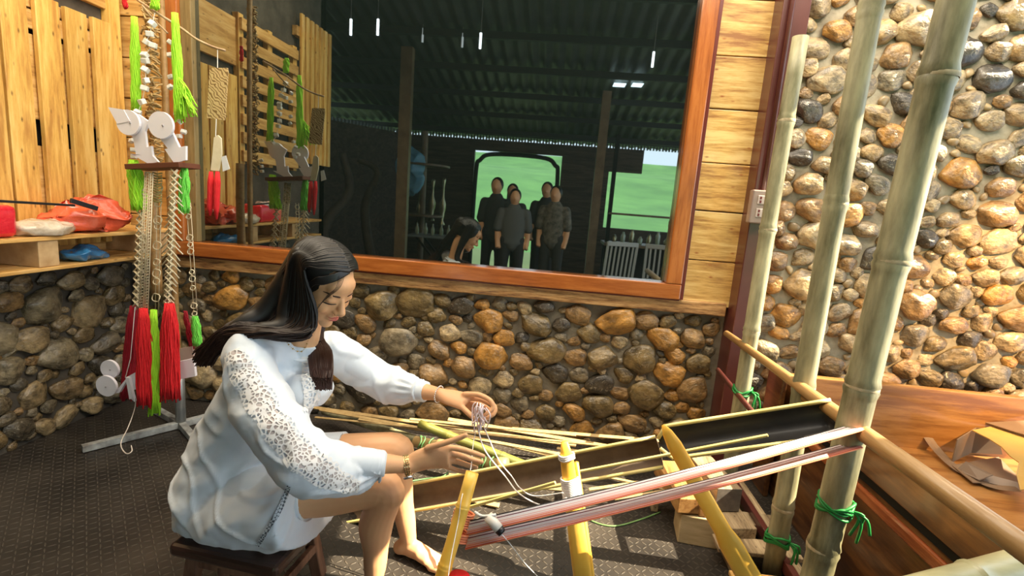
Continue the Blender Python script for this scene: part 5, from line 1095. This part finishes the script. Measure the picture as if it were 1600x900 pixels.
standing(-.62, -1.75, 1.50, 0.0, dk('shirt_b', (.05, .055, .055)), dk('trs_b', (.015, .015, .02)), 'long-haired person at the back of the reflected group', 'down', True)
standing(-.52, -1.05, 1.42, -.1, dk('shirt_c', (.10, .105, .10)), dk('trs_c', (.02, .02, .022)), 'broad person in a grey shirt in the middle of the reflected group', 'down', False, 1.12)
standing(-.15, -1.85, 1.56, .1, dk('shirt_d', (.03, .03, .03)), dk('trs_d', (.02, .018, .018)), 'person in dark clothes right of the reflected group', 'down')
standing(-.02, -1.25, 1.50, .2, mat('patterned_shirt', (.05, .05, .04), .8, color2=(.20, .18, .14), noise_scale=18), dk('trs_e', (.03, .03, .028)), 'person in a patterned shirt, rightmost in the reflected doorway', 'down')
# table with bottles
wm = mat('hall_wood', (.12, .075, .04), .5, color2=(.22, .15, .08), noise_scale=6)
t = empty('folding_table', (-1.75, -2.2, 0), 'folding table with crossed legs, reflected left of the doorway', 'table')
ob('table_top', bbox(-2.15, -1.30, -2.45, -1.95, .68, .71, .005), mat('pale_table', (.22, .26, .27), .3), t)
for y in (-2.38, -2.02):
    for s in (-1, 1): ob('leg', bar((-1.72 - s * .3, y, 0), (-1.72 + s * .3, y, .68), .03, .03, (0, 1, 0)), M['dark'], t)
glassm = mat('bottle_glass', (.35, .42, .30), .1, coat=1)
for i in range(6):
    x = -2.05 + i * .12; ob('bottle', lathe((x, -2.15 - .05 * (i % 2), .71), [(.025, 0), (.028, .01), (.028, .09), (.012, .13), (.011, .17)], 14), glassm, None, ('leftmost', 'second', 'third', 'fourth', 'fifth', 'rightmost')[i] + ' small bottle on the reflected folding table', 'bottle', 'bottles on the reflected folding table', smooth=True)
# tall trophies / carved stands
brass = mat('aged_brass', (.38, .36, .22), .25, .7)
for i, (px, py0, py1) in enumerate(((622, 275, 338), (654, 290, 350), (674, 280, 345), (690, 278, 352))):
    a, b_ = V(px, py1, 8.2), V(px, py0, 8.2); h = b_.z - a.z
    ob('carved_vessel', lathe(a, [(.05, 0), (.05, .02), (.02, .1 * h), (.05, .35 * h), (.055, .45 * h), (.02, .6 * h), (.018, .8 * h), (.035, .95 * h), (.03, h)], 16), brass, None, ['leftmost tall brass vessel on the reflected rack', 'second tall brass vessel on the reflected rack', 'third tall brass vessel on the reflected rack', 'rightmost tall brass vessel on the reflected rack'][i], 'vessel', 'brass vessels reflected left of the doorway', smooth=True)
rk = empty('display_rack', (-2.2, -2.95, 0), 'dark rack with round shelves, reflected left of the doorway', 'rack')
for z, r in ((.98, .36), (1.78, .42)): ob('round_shelf', tube([(-2.2, -2.95, z - .03), (-2.2, -2.95, z)], r, 24), wm, rk, smooth=False)
ob('rack_post', tube([(-2.2, -2.95, 0), (-2.2, -2.95, 2.3)], .05, 12), wm, rk)
ob('blue_sheet', crumple(V(640, 268, 8.0), (.22, .12, .42), .09, 4, 6), mat('light_blue_plastic', (.18, .45, .62), .4, trans=.2), None, 'light blue plastic sheet hanging by the reflected rack', 'sheet', smooth=True)
# counter with shelf and chairs to the right
ct_ = empty('counter', (1.35, -2.6, 0), 'dark counter with an upper shelf, reflected right of the doorway', 'counter')
ob('counter_top', bbox(.75, 2.1, -2.9, -2.3, .76, .80, .004), wm, ct_); ob('counter_front', bbox(.78, 2.05, -2.85, -2.8, 0, .76), M['dark'], ct_)
ob('upper_shelf', bbox(.8, 2.1, -2.8, -2.5, 1.22, 1.25, .004), wm, ct_)
for x in (.82, 2.05): ob('counter_post', bbox(x - .03, x + .03, -2.68, -2.62, 0, 2.4), M['dark'], ct_)
for i in range(9):
    x = .92 + i * .13; h = .12 + .05 * (i % 3); ob('jar', lathe((x, -2.55, .80), [(.03, 0), (.035, .01), (.035, h * .7), (.018, h * .85), (.018, h)], 12), glassm if i % 2 else brass, None, ('first', 'second', 'third', 'fourth', 'middle', 'fourth-last', 'third-last', 'next-to-last', 'last')[i] + ' jar from the left on the reflected dark counter', 'jar', 'jars on the reflected counter', smooth=True)
wc_ = mat('white_chair_paint', (.42, .44, .42), .4)
def chair(x, y, rz, label):
    t = empty('chair', (x, y, 0), label, 'chair', 'white slatted chairs reflected at the right'); t.rotation_euler = (0, 0, 0); R_ = Matrix.Rotation(rz, 3, 'Z'); q = lambda a, b, c: Vector((x, y, 0)) + R_ @ Vector((a, b, c))
    ob('seat', box(q(0, 0, .44), (.42, .42, .03), R_, .006), wc_, t)
    for a in (-.19, .19):
        for b in (-.19, .19): ob('leg', bar(q(a, b, 0), q(a, b, .43), .035, .035, (1, 0, 0)), wc_, t)
        ob('back_post', bar(q(a, -.19, .44), q(a, -.24, .92), .03, .03, (1, 0, 0)), wc_, t)
    ob('top_rail', bar(q(-.2, -.24, .90), q(.2, -.24, .90), .03, .05), wc_, t)
    for k in range(6): ob('back_slat', bar(q(-.14 + k * .056, -.195, .46), q(-.14 + k * .056, -.238, .88), .015, .022, (1, 0, 0)), wc_, t)
chair(.74, -1.0, 2.8, 'left one of the two white slatted chairs reflected in the window'); chair(1.36, -1.05, 3.4, 'right one of the two white slatted chairs reflected in the window')
# pendants
for i, (px, y0, y1, Yv) in enumerate(((548, -40, 55, 5.2), (590, -40, 55, 5.2), (660, -40, 66, 6), (722, -40, 74, 6), (750, -40, 76, 5.4), (1019, -10, 105, 5.6))):
    a, b_ = V(px, y1, Yv), V(px, y0, Yv); t = empty('pendant_lamp', b_, ['leftmost', 'second', 'third', 'fourth', 'fifth', 'rightmost'][i] + ' thin tube pendant reflected under the roof', 'lamp', 'thin pendants reflected under the roof')
    ob('cord', tube([a, Vector((a.x, a.y, roof_z(a.y)))], .004, 6), mat('cord_grey%d' % i, (.2, .2, .2), .5), t); em = mat('tube_glow%d' % i, (.9, .95, 1), .4); em.node_tree.nodes['Principled BSDF'].inputs['Emission Color'].default_value = (.85, .93, 1, 1); em.node_tree.nodes['Principled BSDF'].inputs['Emission Strength'].default_value = 6 if i in (0, 1, 4, 5) else .5
    ob('tube', tube([a, a + Vector((0, 0, .15))], .012, 10), em, t, smooth=True)
# small roof lights (translucent panels) and dead tree props at the left
for i, (px, py, w, d) in enumerate(((499, 89, .22, .18), (968, 131, .16, .1), (996, 131, .14, .1))):
    r_ = _ray(px, py); tt = None
    for k in range(200, 900):
        Yv = k / 100; p = V(px, py, Yv)
        if p.z > roof_z(p.y) - .03: break
    em = mat('roof_light_panel%d' % i, (.8, .9, 1), .5); em.node_tree.nodes['Principled BSDF'].inputs['Emission Color'].default_value = (.7, .88, 1, 1); em.node_tree.nodes['Principled BSDF'].inputs['Emission Strength'].default_value = 4
    ob('roof_light', bbox(p.x - w / 2, p.x + w / 2, p.y - d, p.y + d, roof_z(p.y) - .045, roof_z(p.y) - .04), em, ceiling)
bark = mat('dark_bark', (.03, .024, .018), .8, color2=(.07, .055, .04), noise_scale=8)
for i, (P, r) in enumerate((([V(510, 430, 6), V(505, 360, 6), V(545, 300, 6.2), V(535, 240, 6.2)], .09), ([V(590, 420, 6.5), V(570, 330, 6.5), V(590, 270, 6.4), V(560, 250, 6.4)], .07), ([V(450, 420, 5.5), V(440, 330, 5.5), V(455, 250, 5.5), V(430, 200, 5.5)], .10))):
    P[0].z = 0; ob('driftwood', tube(smoothpath(P, 6), [r * (1 - .03 * k) for k in range(len(P) * 6 - 5)], 12), bark, None, ['leaning dark driftwood trunk reflected left of the rack', 'thinner dark driftwood trunk reflected next to the rack', 'thickest dark driftwood trunk at the left of the reflection'][i], 'driftwood', 'driftwood trunks in the reflection', smooth=True)
ob('hall_post', bbox(.48, .60, -2.0, -1.9, 0, roof_z(-1.95) - .12), wm, None, 'dark wooden post of the hall reflected right of the group', 'post')
ob('hall_post', bbox(-2.02, -1.88, -1.1, -1.0, 0, roof_z(-1.05) - .12), wm, None, 'dark wooden post of the hall reflected at the left', 'post')
